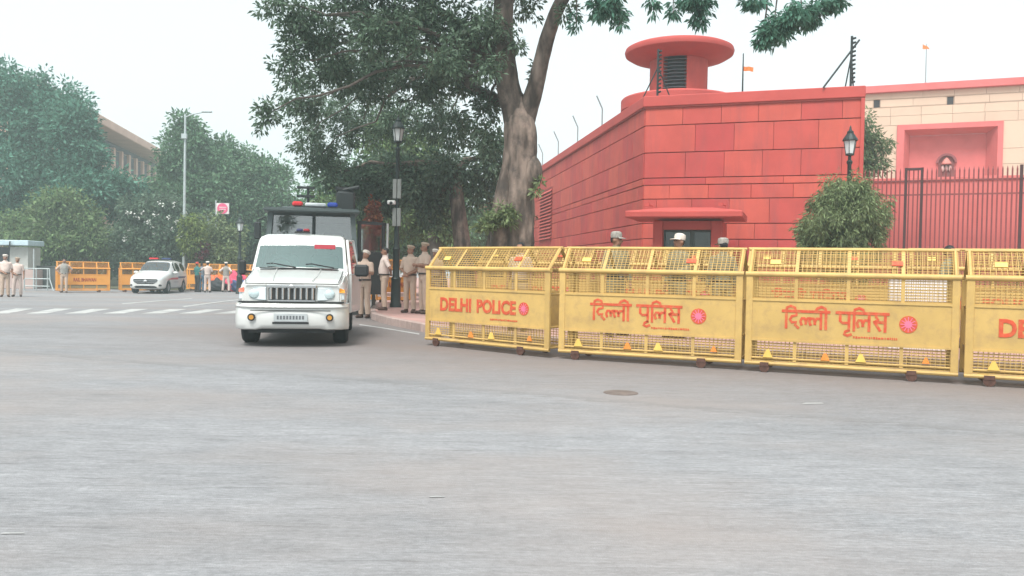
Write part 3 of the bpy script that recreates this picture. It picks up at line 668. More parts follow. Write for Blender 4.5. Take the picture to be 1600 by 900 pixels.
r4 = copy_tree(ro); pp = gp(337, 454); place(r4, pp + Vector((-.2, .9, 0)), pp + Vector((2.3, 1.25, 0)), 'orange barricade behind the officer by the red and blue bundles', G3)
r5 = copy_tree(ro); pp = on(588, 31, .15); place(r5, pp, pp + Vector((1.4, .8, 0)), 'orange barricade on the pavement behind the dark lamp post', G3, .15, fit=True)

# ================================================================== street furniture
LDK = mat('lamp_green_black', (0.020, 0.030, 0.030), 0.45, 0.3, var=0.15)
LGL = mat('lamp_glass', (0.62, 0.66, 0.66), 0.25, var=0.04)
def street_lamp(p, h, label, boxes=True, s=1.0, name='street_lamp'):
    e = empty(name, p, 0, label, 'street lamp', 'cast iron street lamps'); n = 20
    MB().lathe([(.20, -.02), (.20, .10), (.17, .14), (.155, .9), (.17, .95), (.12, 1.02), (.11, 1.9), (.13, 1.95), (.085, 2.05), (.06, h - 1.15), (.09, h - 1.10), (.09, h - 1.05), (.05, h - 1.0), (.05, h - .88), (0, h - .88)], n).build('pole', LDK, e, smooth=True)
    l = h - .88
    la = MB().lathe([(.05, l), (.14, l + .02), (.14, l + .07), (0.0, l + .07)], 8).build('lantern_base', LDK, e)
    MB().lathe([(.125, l + .07), (.19, l + .47), (0, l + .47)], 6).build('lantern_glass', LGL, e)
    for k in range(6):
        a = math.pi / 3 * k; MB().tube([(.128 * math.cos(a), .128 * math.sin(a), l + .06), (.195 * math.cos(a), .195 * math.sin(a), l + .48)], .012, 5).build('lantern_bar', LDK, e)
    MB().lathe([(.20, l + .46), (.235, l + .48), (.22, l + .53), (.12, l + .68), (.10, l + .70), (.10, l + .76), (.05, l + .80), (.03, l + .86), (.03, l + .90), (0, l + .96)], 12).build('lantern_cap', LDK, e)
    return e
lp = ground(618, 480, .15)
sl1 = street_lamp(lp, 6.35, 'dark street lamp with grey boxes and camera on its pole, by the officers')
LGB = mat('sign_grey', (0.22, 0.235, 0.225), 0.6, var=.1)
for z0, z1 in ((2.70, 3.30), (3.62, 4.26)):
    for dx in (-.075, .075): MB().box((dx + .01, -.14, (z0 + z1) / 2), (.125, .07, z1 - z0)).build('pole_box', LGB, sl1, bevel=.008)
MB().box((-.16, -.18, 3.48), (.26, .20, .13), None).build('camera_housing', mat('cam_white', (.62, .62, .6), .5), sl1, bevel=.02)
MB().tube([(-.16, -.28, 3.46), (-.16, -.33, 3.45)], .05, 10).build('camera_lens', DARK, sl1)
p = on(1322, 23.0, .15); s_r = street_lamp(p, 5.98, 'dark street lamp rising behind the round bush, against the red wall')
s_r.scale = (.88, .88, .88); sl1.scale = (.93, .93, .93)
p = on(374, 46, 0); street_lamp(p, 4.3, 'slim distant street lamp left of the dark van, against trees')
# tall grey road light with arm
p = on(287, 52, 0); hL = at(287, 178, 52).z - p.z
e = empty('road_light', p, 0, 'tall slim grey road light with single arm above the flowering shrub', 'street lamp')
GP = mat('galvanised', (0.42, 0.47, 0.47), 0.5, 0.4)
MB().tube([(0, 0, -.02), (0, 0, hL)], [.11, .06], 10).build('pole', GP, e, smooth=True); MB().tube([(0, 0, hL - .9), (.0, 0, hL - .2), (.5, 0, hL), (1.1, 0, hL + .13)], .04, 8).build('arm', GP, e)
MB().box((1.35, 0, hL + .16), (.62, .22, .10)).build('lamp_head', GP, e, bevel=.03); MB().box((0, -.13, hL - 1.4), (.3, .2, .3)).build('junction_box', GP, e)
# pink station sign
p = on(336, 57, 0); zs = at(347, 326, 57).z - p.z
e = empty('sign_board', p, 0, 'pink and white sign board on a pole above the bushes left of the van', 'sign')
MB().tube([(0, 0, 0), (0, 0, zs + .55)], .06, 8).build('pole', GP, e)
bd_ = MB().box((.50, -.08, zs), (.86, .10, .74)).build('board', mat('sign_white', (.72, .66, .66), .5), e)
MB().tube([(.50, -.135, zs), (.50, -.15, zs)], .36, 28).build('disc', mat('sign_pink', (.72, .10, .22), .5), e)
mb = MB()
for z, wd in ((.08, .44), (-.06, .38)):
    x = .50 - wd / 2
    while x < .50 + wd / 2: mb.box((x + .02, -.155, zs + z), (.04, .008, .07)); x += .062
mb.build('sign_print', mat('sign_white', (.72, .66, .66), .5), e)
# sentry cabin, railing, grey panel at the far left
p = on(14, 47.5, 0)
e = empty('sentry_cabin', p - Vector((.5, 0, 0)), R(8), 'pale sentry cabin with blue-white light box roof at the left edge', 'cabin')
CAB = mat('cabin_pink', (.46, .35, .32), .7, var=.08)
MB().box((0.2, .9, .55), (3.2, 1.8, 1.1)).build('lower_wall', CAB, e, bevel=.02); MB().box((.95, .9, 1.75), (1.0, 1.7, 1.3)).build('upper_wall', mat('cabin_white', (.46, .46, .43), .6), e)
MB().box((-1.0, .95, 1.75), (1.2, 1.7, 1.3)).build('upper_wall', CAB, e)
MB().box((.1, .0, 1.75), (.7, .02, 1.2)).build('window', mat('win_dark', (0.03, 0.03, 0.035), 0.4), e)
MB().box((.2, .7, 2.62), (2.9, 2.2, .30)).build('light_box', mat('lightbox', (.46, .58, .63), .4), e, bevel=.03); MB().tube([(.55, -.5, 0), (.72, -.5, 2.7)], .04, 6).build('prop', DARK, e); MB().tube([(1.95, -.4, 0), (1.95, -.4, 2.3)], .04, 6).build('prop', GP, e)
p = on(38, 45.0, 0)
e = empty('steel_railing', p, R(5), 'low pale steel railing with slanted stay beside the sentry cabin', 'railing')
for x in (0, .62, 1.2): MB().tube([(x, 0, 0), (x, 0, 1.2)], .035, 6).build('upright', GP, e)
for z in (.25, .65, 1.2): MB().tube([(0, 0, z), (1.3, 0, z)], .03, 6).build('bar', GP, e)
MB().tube([(1.3, 0, 1.2), (1.35, -.05, .6), (1.62, -.25, 0)], .03, 6).build('stay', GP, e)
p = on(60, 49, 0)
o = MB().box((.55, 0, .62), (1.5, .12, 1.4)).box((.55, -.02, 1.30), (1.56, .18, .06)).build('grey_panel', mat('panel_grey', (.10, .11, .11), .7), None, bevel=.01); o.location = p; tag(o, 'dark grey sheet panel between railing and lettered orange barricade', 'panel')
# red and blue bundles
def bundle(p, col, name, label, sx, sy, sz, seed):
    random.seed(seed); bm = bmesh.new(); bmesh.ops.create_icosphere(bm, subdivisions=4, radius=1)
    for v in bm.verts:
        n_ = v.co.copy(); k = 1 + .13 * math.sin(n_.x * 5 + seed) * math.cos(n_.y * 4) + .08 * math.sin(n_.z * 9 + n_.x * 7); v.co = Vector((n_.x * sx * k, n_.y * sy * k, max(0.0, (n_.z * .5 + .45)) * sz * k))
    me = bpy.data.meshes.new(name); bm.to_mesh(me); bm.free(); o = link(name, me, mat(name + str(seed), col, .7, var=.25, scale=4), None, 'all'); o.location = p; return tag(o, label, 'bundle', 'bundles by the orange barricades')
def pile(p, label, seed):
    return p
bundle(on(369, 49.6, 0), (.62, .06, .12), 'cloth_bundle', 'crumpled red cloth bundle right of the officer with hands on hips', .80, .4, 1.15, 3)
bundle(on(376, 49.0, 0), (.06, .10, .22), 'tarpaulin_bundle', 'dark blue tarpaulin bundle lying below the red cloth', .55, .4, .75, 5)
bundle(on(340, 49.3, 0), (.03, .035, .04), 'bag_bundle', 'low black bag bundle between the two khaki officers by the car', .55, .4, .75, 8)
bundle(on(340, 50.0, 0), (.66, .13, .05), 'cloth_bundle', 'orange-red cloth bundle on top behind the black bags', .5, .3, 1.0, 11)
# white cabinet between the rows
p = on(1432, 13.0, .15); o = MB().box((0, 0, .55), (.80, .5, 1.1)).box((0, 0, 1.13), (.86, .56, .06)).box((-.1, -.26, .6), (.55, .012, .7)).build('metal_cabinet', mat('cabinet_white', (.68, .64, .62), .5, var=.06), None, bevel=.015)
o.location = p; o.rotation_euler = (0, 0, R(-23)); tag(o, 'white metal cabinet standing behind the third yellow barricade', 'cabinet')
# ================================================================== vehicles
from mathutils.bvhtree import BVHTree
WHITE = mat('white_paint', (0.60, 0.61, 0.595), 0.25, var=0.03, scale=2, coat=0.6, dirt=(0.62, 0.58, 0.52), dirt_scale=1.5, dirt_amt=0.18)
BLK = mat('black_plastic', (0.02, 0.022, 0.024), 0.6, var=.15); TYRE = mat('tyre_rubber', (0.018, 0.020, 0.022), 0.85, var=.2)
CHROME = mat('chrome', (0.50, 0.51, 0.52), 0.22, 0.9, var=.03); SILV = mat('rim_silver', (0.45, 0.46, 0.47), 0.35, 0.7)
LENS = mat('head_lens', (0.62, 0.68, 0.70), 0.08, var=.05, spec=.8); AMB = mat('amber_lens', (0.75, 0.30, 0.03), 0.2); REDL = mat('red_lens', (0.60, 0.02, 0.03), 0.2); BLUL = mat('blue_lens', (0.02, 0.07, 0.45), 0.2)
WGL = glass_mat('windscreen_glass', (0.58, 0.88, 0.82), 0.20, tint2=(.80, 1, .97)); SGL = glass_mat('side_glass', (0.25, 0.32, 0.31), 0.06)
SEAT = mat('seat_grey', (0.26, 0.31, 0.30), .8); SKYR = mat('sticker_red', (.42, .05, .07), .5)
def cage(stations):
    """stations: (y, [(x,z),...]) half sections from underside centre to roof centre; mirrored. Returns bmesh and face lookup[(i,k,side)]"""
    bm = bmesh.new(); K = len(stations[0][1]); V = {}
    for i, (y, sec) in enumerate(stations):
        for k, p in enumerate(sec):
            yy = y + (p[2] if len(p) > 2 else 0)
            for s in (1, -1):
                if abs(p[0]) < 1e-6 and s == -1: V[i, k, -1] = V[i, k, 1]; continue
                V[i, k, s] = bm.verts.new((s * p[0], yy, p[1]))
    F = {}
    for i in range(len(stations) - 1):
        for k in range(K - 1):
            for s in (1, -1):
                q = [V[i, k, s], V[i + 1, k, s], V[i + 1, k + 1, s], V[i, k + 1, s]]
                q2 = []
                for v in q:
                    if v not in q2: q2.append(v)
                if len(q2) > 2:
                    try: F[i, k, s] = bm.faces.new(q2 if s == 1 else q2[::-1])
                    except ValueError: pass
    for i in (0, len(stations) - 1):
        lo = [V[i, k, 1] for k in range(K)] + [V[i, k, -1] for k in range(K - 2, 0, -1)]
        try: bm.faces.new(lo)
        except ValueError: pass
    bmesh.ops.recalc_face_normals(bm, faces=bm.faces)
    return bm, F, V
def split_by_mat(bm, names, mats, parent, smooth=True):
    out = []
    for mi, nm in enumerate(names):
        fs = [f for f in bm.faces if f.material_index == mi]
        seen = set(); comps = []
        if nm == 'window' or nm == 'windscreen':
            for f in fs:
                if f in seen: continue
                st = [f]; comp = []; seen.add(f)
                while st:
                    g = st.pop(); comp.append(g)
                    for e in g.edges:
                        for h in e.link_faces:
                            if h.material_index == mi and h not in seen: seen.add(h); st.append(h)
                comps.append(comp)
        else: comps = [fs]
        for comp in comps:
            if not comp: continue
            idx = {}; vs = []; ff = []
            for f in comp:
                r = []
                for v in f.verts:
                    if v not in idx: idx[v] = len(vs); vs.append(v.co.copy())
                    r.append(idx[v])
                ff.append(r)
            me = bpy.data.meshes.new(nm); me.from_pydata(vs, [], ff); me.update(); out.append(link(nm, me, mats[mi], parent, smooth))
    return out
def cut_arches(bm, cyls):
    me = bpy.data.meshes.new('t'); bm.to_mesh(me); o = bpy.data.objects.new('t', me); C.objects.link(o); cs = []
    for (y, z, r) in cyls:
        c = MB().tube([(-2, y, z), (2, y, z)], r, 28).build('t2', BLK); cs.append(c); md = o.modifiers.new('b', 'BOOLEAN'); md.object = c; md.operation = 'DIFFERENCE'; md.solver = 'EXACT'; c.hide_render = True
    dg = bpy.context.evaluated_depsgraph_get(); me2 = bpy.data.meshes.new_from_object(o.evaluated_get(dg)); b2 = bmesh.new(); b2.from_mesh(me2)
    for c in cs: bpy.data.objects.remove(c)
    bpy.data.objects.remove(o); return b2
def wheel(e, x, y, r, wd, side):
    t = MB().lathe([(r * .60, -wd / 2), (r * .92, -wd / 2), (r, -wd * .36), (r, wd * .36), (r * .92, wd / 2), (r * .60, wd / 2), (r * .6, -wd / 2)], 28, M=Matrix.Translation((x, y, r)) @ Matrix.Rotation(math.pi / 2, 4, 'Y')).build('wheel', TYRE, e, smooth=True)
    mb = MB().lathe([(0, wd * .30), (r * .14, wd * .30), (r * .16, wd * .22), (r * .52, wd * .30), (r * .60, wd * .42), (r * .61, wd * .2)], 24, M=Matrix.Translation((x, y, r)) @ Matrix.Rotation(side * math.pi / 2, 4, 'Y'))
    for k in range(5): mb.box((0, 0, 0), (.02, r * .09, r * .40), Matrix.Translation((x + side * wd * .34, y, r)) @ Matrix.Rotation(2 * math.pi * k / 5, 4, 'X') @ Matrix.Translation((0, 0, r * .36)))
    mb.build('rim', SILV, t, smooth=True)

# ---------------------------------------------------------------- white utility police vehicle (front centre)
bp_ = ground(463, 534.5); BOY = 0.85
suv = empty('police_jeep', bp_ , R(9.5), 'white boxy police jeep driving at the camera with its side door ajar', 'jeep')
OFF = Vector((0, -BOY, 0))          # origin under the front axle
hw = 0.80
def sec(w0, zb, belt, we, ze, zt, wm=None): return [(0, zb), (w0 * .94, zb), (w0, zb + .16), (w0, belt - .06), (w0 * .985, belt), (we, ze), (we * .88, zt - .015), (0, zt)]
ST = [(0.02, sec(.74, .50, .92, .70, .985, 1.00)), (0.12, sec(.79, .46, .95, .745, 1.01, 1.03)), (0.45, sec(.815, .44, .985, .755, 1.06, 1.085)),
      (1.20, sec(.825, .40, 1.08, .775, 1.165, 1.20)), (1.30, sec(.825, .40, 1.10, .785, 1.18, 1.215)), (1.70, sec(.825, .40, 1.12, .745, 1.63, 1.665)),
      (1.86, sec(.825, .40, 1.12, .73, 1.755, 1.80)), (2.30, sec(.825, .40, 1.12, .725, 1.785, 1.845)), (2.36, sec(.825, .40, 1.12, .725, 1.785, 1.845)), (3.05, sec(.825, .40, 1.12, .725, 1.785, 1.85)), (3.12, sec(.825, .40, 1.12, .725, 1.785, 1.85)), (3.85, sec(.82, .42, 1.12, .72, 1.77, 1.83)), (3.95, sec(.80, .46, 1.10, .72, 1.70, 1.76))]
bm, F, V = cage(ST)
ws_ = [F[4, k, s] for k in (5, 6) for s in (1, -1) if (4, k, s) in F]
r = bmesh.ops.inset_region(bm, faces=ws_, thickness=0.045, depth=-0.008, use_even_offset=True)
for f in ws_: f.material_index = 1
for (i0, i1) in ((5, 7), (8, 9), (10, 11)):
    for s in (1, -1):
        fs = [F[i, 4, s] for i in range(i0, i1)]
        bmesh.ops.inset_region(bm, faces=fs, thickness=0.05, depth=-0.01, use_even_offset=True)
        for f in fs: f.material_index = 2
for v in bm.verts: v.co += OFF
es = [e for e in bm.edges if len(e.link_faces) == 2 and e.calc_face_angle(0) > R(24) and all(f.material_index == 0 for f in e.link_faces)]
bmesh.ops.bevel(bm, geom=es, offset=0.022, segments=2, affect='EDGES', clamp_overlap=True)
bm = cut_arches(bm, [(0, .36, .44), (2.68, .36, .44)])
split_by_mat(bm, ['body', 'windscreen', 'window'], [WHITE, WGL, SGL], suv)
T = Matrix.Translation(OFF)
# bumper
bprof = lambda t: (-.10 - .12 * math.cos(t * 1.25))
n = 16; vs = []
for i in range(n + 1):
    t = -1 + 2 * i / n; x = t * .865; y = -.13 + .20 * abs(t) ** 4 + .03 * t * t
    for (dy, z) in ((.02, .27), (-.02, .29), (-.045, .36), (-.04, .52), (-.02, .60), (-.06, .63), (-.03, .675), (.14, .69), (.30, .66), (.30, .30)): vs.append((x, y + dy + (.10 if abs(t) > .97 else 0), z - (.02 if abs(t) < .6 and z < .3 else 0) * -1))
K = 10; fs = [(i * K + k, (i + 1) * K + k, (i + 1) * K + (k + 1) % K, i * K + (k + 1) % K) for i in range(n) for k in range(K)] + [tuple(range(K)), tuple(range((n + 1) * K - 1, n * K - 1, -1))]
MB().add(vs, fs, T).build('bumper', WHITE, suv, smooth=True, bevel=0.0)
MB().box((0, .06, .265), (1.3, .12, .09), T).build('air_dam', BLK, suv)
MB().box((0, .82, .34), (1.25, 1.3, .18), T).build('underbody', BLK, suv); MB().box((0, 2.2, .36), (1.3, 2.6, .16), T).build('underbody', BLK, suv)
pl_ = MB().box((0, -.185, .47), (.50, .012, .12), T).build('number_plate', mat('plate_grey', (.42, .45, .46), .5), suv)
mb = MB()
for i in range(9): mb.box((-.19 + i * .047, -.193, .47), (.028, .004, .055), T)
mb.build('plate_print', mat('plate_print', (.12, .13, .14), .6), pl_)
MB().box((0, -.178, .385), (.54, .02, .03), T).build('bumper_slot', BLK, suv)
for s in (-1, 1):
    MB().tube([(s * .585, -.135, .47), (s * .585, -.165, .47)], .058, 18, True, T).build('fog_surround', BLK, suv)
    MB().tube([(s * .585, -.150, .47), (s * .585, -.178, .47)], .036, 18, True, T).build('fog_lamp', mat('fog_amber', (.50, .24, .04), .25), suv, smooth=True)
# grille
gr = MB().box((0, .0, .835), (.70, .06, .24), T).build('grille', BLK, suv)
MB().box((0, -.035, .945), (.76, .04, .05), T).build('grille_bar', CHROME, suv, bevel=.012)
MB().box((0, -.035, .722), (.70, .04, .022), T).build('grille_bar', CHROME, suv)
for i in range(8): MB().box((-.315 + i * .09, -.038, .832), (.040, .03, .19), T).build('grille_slat', CHROME, gr, bevel=.008)
MB().ball((0, -.062, .945), (.05, .012, .03), 12, T).build('badge', SILV, suv, smooth=True)
for s in (-1, 1):
    h = MB().add([(s * .385, -.02, .72), (s * .80, .06, .735), (s * .80, .08, .905), (s * .72, .03, .935), (s * .385, -.02, .93), (s * .385, .1, .72), (s * .80, .16, .735), (s * .80, .16, .905), (s * .72, .14, .935), (s * .385, .1, .93)],
                 [(0, 1, 2, 3, 4), (0, 5, 6, 1), (1, 6, 7, 2), (2, 7, 8, 3), (3, 8, 9, 4), (4, 9, 5, 0), (9, 8, 7, 6, 5)], T).build('headlight', LENS, suv, bevel=.012)
    MB().ball((s * .57, .012, .825), (.085, .03, .075), 14, T).build('reflector', mat('lamp_bowl', (.55, .66, .68), .15, .3), h, smooth=True)
    MB().add([(s * .715, .035, .85), (s * .805, .055, .85), (s * .803, .075, .90), (s * .725, .04, .925)], [(0, 1, 2, 3)], Matrix.Translation((0, -.012, 0)) @ T).build('indicator', AMB if s > 0 else mat('indicator_red', (.66, .16, .10), .3), h)
    MB().box((s * .40, .02, .70), (.80, .10, .022), T).build('seam', BLK, suv)
# bonnet line, cowl, wipers
MB().box((0, .05, .985), (1.42, .02, .012), T @ Matrix.Translation((0, -.06, 0))).build('bonnet_seam', BLK, suv)
MB().box((0, 1.24, 1.222), (1.30, .10, .015), T).build('cowl', BLK, suv)
for x0, x1 in ((-.06, -.55), (.58, .10)):
    MB().tube([(x0, 1.27, 1.235), (x1 + .1, 1.335, 1.30), (x1, 1.33, 1.29)], .012, 5, True, T).build('wiper', BLK, suv)
MB().box((.40, 1.665, 1.605), (.36, .012, .075), T @ Matrix.Translation((0, -.03, 0))).build('sticker', SKYR, suv)
# panel seams on bonnet, wings and cowl
for s in (-1, 1):
    MB().tube([(s * .70, .03, 1.012), (s * .715, .12, 1.040), (s * .725, .45, 1.088), (s * .735, 1.19, 1.195)], .006, 5, True, T).build('bonnet_gap', BLK, suv)
    MB().tube([(s * .30, .10, 1.036), (s * .34, .60, 1.108), (s * .36, 1.18, 1.204)], .012, 5, True, T).build('bonnet_crease', WHITE, suv)
MB().box((0, -.168, .575), (1.20, .012, .012), T).build('bumper_groove', BLK, suv)
# interior
MB().box((0, 1.55, 1.10), (1.4, .45, .22), T).build('dashboard', mat('dash_teal', (.20, .29, .28), .7), suv, bevel=.04)
for x in (-.36, .36):
    s_ = MB().box((x, 2.35, 1.10), (.52, .16, .75), T).build('seat', SEAT, suv, bevel=.06); MB().box((x, 2.36, 1.55), (.26, .10, .20), T).build('headrest', SEAT, s_, bevel=.04)
st = MB()
for i in range(20):
    a, b = 2 * math.pi * i / 20, 2 * math.pi * (i + 1) / 20
    st.tube([(-.36 + .19 * math.cos(a), 1.85 + .06 * math.sin(a), 1.22 + .17 * math.sin(a)), (-.36 + .19 * math.cos(b), 1.85 + .06 * math.sin(b), 1.22 + .17 * math.sin(b))], .016, 6, True, T)
st.build('steering_wheel', BLK, suv)
MB().box((0, 3.7, 1.35), (1.3, .04, .55), T).build('rear_trim', mat('rear_pale', (.62, .70, .68), .7), suv)
MB().box((.08, 1.50, 1.235), (.30, .22, .03), T).build('papers', mat('dash_paper', (.62, .66, .64), .7), suv)
MB().box((0, 1.80, 1.60), (.24, .03, .07), T).build('rear_view_mirror', BLK, suv, bevel=.015)
for s in (-1, 1):
    wheel(suv, s * .72, 0, .355, .24, s); wheel(suv, s * .72, 2.68, .355, .24, s)
    MB().lathe([(.375, -.02), (.43, -.02), (.44, .03), (.375, .03)], 28, M=T @ Matrix.Translation((s * .80, BOY, .37)) @ Matrix.Rotation(s * math.pi / 2, 4, 'Y'), a0=(math.pi * .55 if s > 0 else -math.pi * .45), a1=(math.pi * 1.45 if s > 0 else math.pi * .45)).build('arch_trim', WHITE, suv, smooth=True)
mir = MB().box((-.985, 1.62, 1.22), (.12, .09, .26), T).build('mirror', BLK, suv, bevel=.03); MB().tube([(-.80, 1.65, 1.14), (-.95, 1.64, 1.16)], .02, 6, True, T).build('mirror_arm', BLK, mir)
bc = MB().box((-.02, 2.05, 1.862), (.26, .16, .03), T).build('beacon_base', BLK, suv)
MB().box((.05, 2.05, 1.900), (.11, .12, .06), T).build('red_beacon', mat('dark_red_lens', (.25, .02, .03), .3), bc, bevel=.02); MB().box((-.07, 2.05, 1.900), (.11, .12, .06), T).build('blue_beacon', mat('dark_blue_lens', (.03, .03, .09), .3), bc, bevel=.02)
# passenger door standing ajar
DM = T @ Matrix.Translation((.845, 1.40, 0)) @ Matrix.Rotation(R(-8), 4, 'Z')
dr = empty('door', (0, 0, 0)); dr.parent = suv
bpy.data.objects.remove(dr)
dr = MB().prism([(0, 0), (0, 0)], 0, 0) if False else None
dm = MB().box((0.0, .52, .80), (.055, 1.02, .68), DM).build('door', WHITE, suv, bevel=.015)
MB().tube([(-.0, .02, 1.12), (-.12, .36, 1.72), (-.12, .98, 1.74), (-.02, 1.02, 1.12)], .026, 6, False, DM).build('door_frame', WHITE, dm)
MB().add([(-.0, .06, 1.14), (-.0, 1.0, 1.14), (-.115, .96, 1.72), (-.115, .38, 1.70)], [(0, 1, 2, 3)], DM).build('door_pane', SGL, dm)
MB().box((.04, .90, 1.02), (.03, .16, .04), DM).build('handle', BLK, dm)
mm = MB().box((.19, .06, 1.20), (.24, .11, .21), DM).build('door_mirror', BLK, dm, bevel=.035)

# ---------------------------------------------------------------- dark police van behind
vb = on(486, 22.6, 0)
van = empty('armoured_van', vb, R(13), 'dark grey police van with roof light bar, parked behind the white jeep', 'van')
VG = mat('van_slate', (0.075, 0.098, 0.100), 0.45, var=.08, dirt=(.10, .11, .105), dirt_amt=.3); van.scale = (1.1, 1.1, 1.1); VG2 = mat('van_dark', (0.022, 0.028, 0.030), .55)
hwv, zt_ = 1.13, 2.62
mb = MB().box((0, 2.9, .95), (2 * hwv, 5.8, .95)); mb.build('body', VG, van, bevel=.05, seg=2)
# cabin frame
fr = [(-hwv + .06, 0), (hwv - .06, 0)]
for s in (-1, 1):
    MB().add([(s * hwv, .0, 1.42), (s * (hwv - .12), .0, 1.42), (s * (hwv - .20), .16, 2.52), (s * (hwv - .08), .16, 2.52), (s * hwv, .16, 1.42), (s * (hwv - .12), .16, 1.42), (s * (hwv - .20), .30, 2.52), (s * (hwv - .08), .30, 2.52)],
             [(0, 1, 2, 3), (4, 7, 6, 5), (0, 4, 5, 1), (1, 5, 6, 2), (2, 6, 7, 3), (3, 7, 4, 0)]).build('pillar', VG, van)
    MB().add([(s * hwv, 1.25, 1.42), (s * hwv, 5.8, 1.42), (s * (hwv - .08), 5.8, 2.54), (s * (hwv - .08), 1.25, 2.54), (s * (hwv - .05), 1.25, 1.42), (s * (hwv - .05), 5.8, 1.42), (s * (hwv - .13), 5.8, 2.54), (s * (hwv - .13), 1.25, 2.54)],
             [(0, 1, 2, 3), (4, 7, 6, 5), (0, 4, 5, 1), (1, 5, 6, 2), (2, 6, 7, 3), (3, 7, 4, 0)]).build('side_wall', VG2, van)
MB().box((.05, .07, 1.98), (.07, .08, 1.1), Matrix.Rotation(R(-8), 4, 'X') @ Matrix.Translation((0, .20, 0))).build('centre_pillar', VG2, van)
MB().box((0, 2.95, 2.585), (2 * hwv + .06, 6.1, .10)).build('roof', VG, van, bevel=.03, seg=2)
MB().lathe([(0, .10), (.9, .06), (1.0, 0)], 4, (0, 0, 0), Matrix.Translation((0, 2.9, 2.63)) @ Matrix.Scale(1.1, 4, (1, 0, 0)) @ Matrix.Scale(3.8, 4, (0, 1, 0)) @ Matrix.Rotation(math.pi / 4, 4, 'Z')).build('roof_crown', VG, van)
VGL = glass_mat('van_glass', (0.62, 0.70, 0.70), 0.16)
for xa, xb_ in ((-hwv + .16, .01), (.09, hwv - .16)):
    MB().add([(xa, .03, 1.44), (xb_, .03, 1.44), (xb_ , .18, 2.50), (xa + (.06 if xa < 0 else 0), .18, 2.50)], [(0, 1, 2, 3)]).build('windscreen', VGL, van)
VI = mat('van_interior', (.36, .40, .41), .8); VI2 = mat('van_inner_dark', (.07, .085, .09), .8)
MB().box((0, 2.2, 1.98), (2.0, .05, 1.1)).build('partition', VI, van); MB().box((-.42, 2.14, 2.02), (.85, .02, .62)).build('partition_window', mat('pale_panel', (.62, .68, .68), .6), van)
for x in (-.86, .0, .12): MB().box((x, 2.10, 2.0), (.06, .06, 1.1)).build('partition_post', VI2, van)
MB().box((0, 2.10, 2.36), (2.0, .06, .05)).build('partition_rail', VI2, van); MB().box((0, .62, 1.48), (2.05, .8, .14)).build('dashboard', VI2, van)
for x in (-.5, .55): s_ = MB().box((x, 1.5, 1.75), (.55, .16, .70)).build('seat', VI2, van, bevel=.05)
for s in (-1, 1): wheel(van, s * .92, .95, .42, .26, s); wheel(van, s * .92, 4.5, .42, .26, s)
MB().box((0, -.05, .55), (2.2, .14, .28)).build('bumper', VG2, van, bevel=.03)
for s in (-1, 1): MB().box((s * .85, -.015, .98), (.34, .05, .22)).build('headlight', LENS, van, bevel=.02)
# light bar and roof gear
lb = MB().box((.10, .55, 2.69), (1.05, .22, .04)).build('light_bar', BLK, van)
MB().box((-.36, .55, 2.765), (.26, .20, .13)).build('red_beacon', REDL, lb, bevel=.04); MB().box((.08, .55, 2.755), (.52, .18, .10)).build('clear_cover', mat('bar_clear', (.62, .66, .68), .2), lb, bevel=.03); MB().box((.50, .55, 2.765), (.26, .20, .13)).build('blue_beacon', BLUL, lb, bevel=.04)
rg = MB().tube([(-.12, 1.6, 2.6), (-.12, 1.6, 3.32)], .035, 6).build('roof_mast', VG2, van)
for z in (3.05, 3.28): MB().box((-.18, 1.6, z), (.46, .22, .05)).build('mast_box', VG2, rg)
MB().box((.86, 1.8, 2.92), (.50, .5, .62)).build('roof_turret', VG2, van, bevel=.06); MB().tube([(.62, 1.7, 3.22), (1.2, 1.5, 3.34)], .05, 8).build('turret_lamp', VG2, van)
MB().box((.84, 1.75, 3.30), (.50, .3, .08)).build('turret_visor', VG2, van)
# open door with pane and pale grab rail
DV = Matrix.Translation((hwv + .02, .40, 0)) @ Matrix.Rotation(R(-55), 4, 'Z')
dv = MB().box((0, .42, 1.05), (.06, .86, 1.1), DV).build('door', VG2, van, bevel=.01)
for a_, b_ in (((0, .03, 1.6), (0, .03, 2.34)), ((0, .81, 1.6), (0, .81, 2.34)), ((0, .0, 2.34), (0, .84, 2.34))): MB().box(((a_[0] + b_[0]) / 2, (a_[1] + b_[1]) / 2, (a_[2] + b_[2]) / 2), (.06, abs(a_[1] - b_[1]) + .08, abs(a_[2] - b_[2]) + .08), DV).build('door_frame', VG2, dv)
MB().box((0, .42, 1.97), (.012, .72, .66), DV).build('door_pane', VGL, dv)
MB().tube([(0.02, .93, .7), (0.02, .93, 2.36)], .03, 8, True, DV).build('grab_rail', mat('pale_rail', (.5, .52, .52), .5), dv)
vm = MB().box((-1.28, -.05, 2.05), (.16, .10, .42)).build('mirror', VG2, van, bevel=.03); MB().tube([(-1.1, .05, 2.4), (-1.28, -.05, 2.3)], .02, 6).build('mirror_arm', VG2, vm)

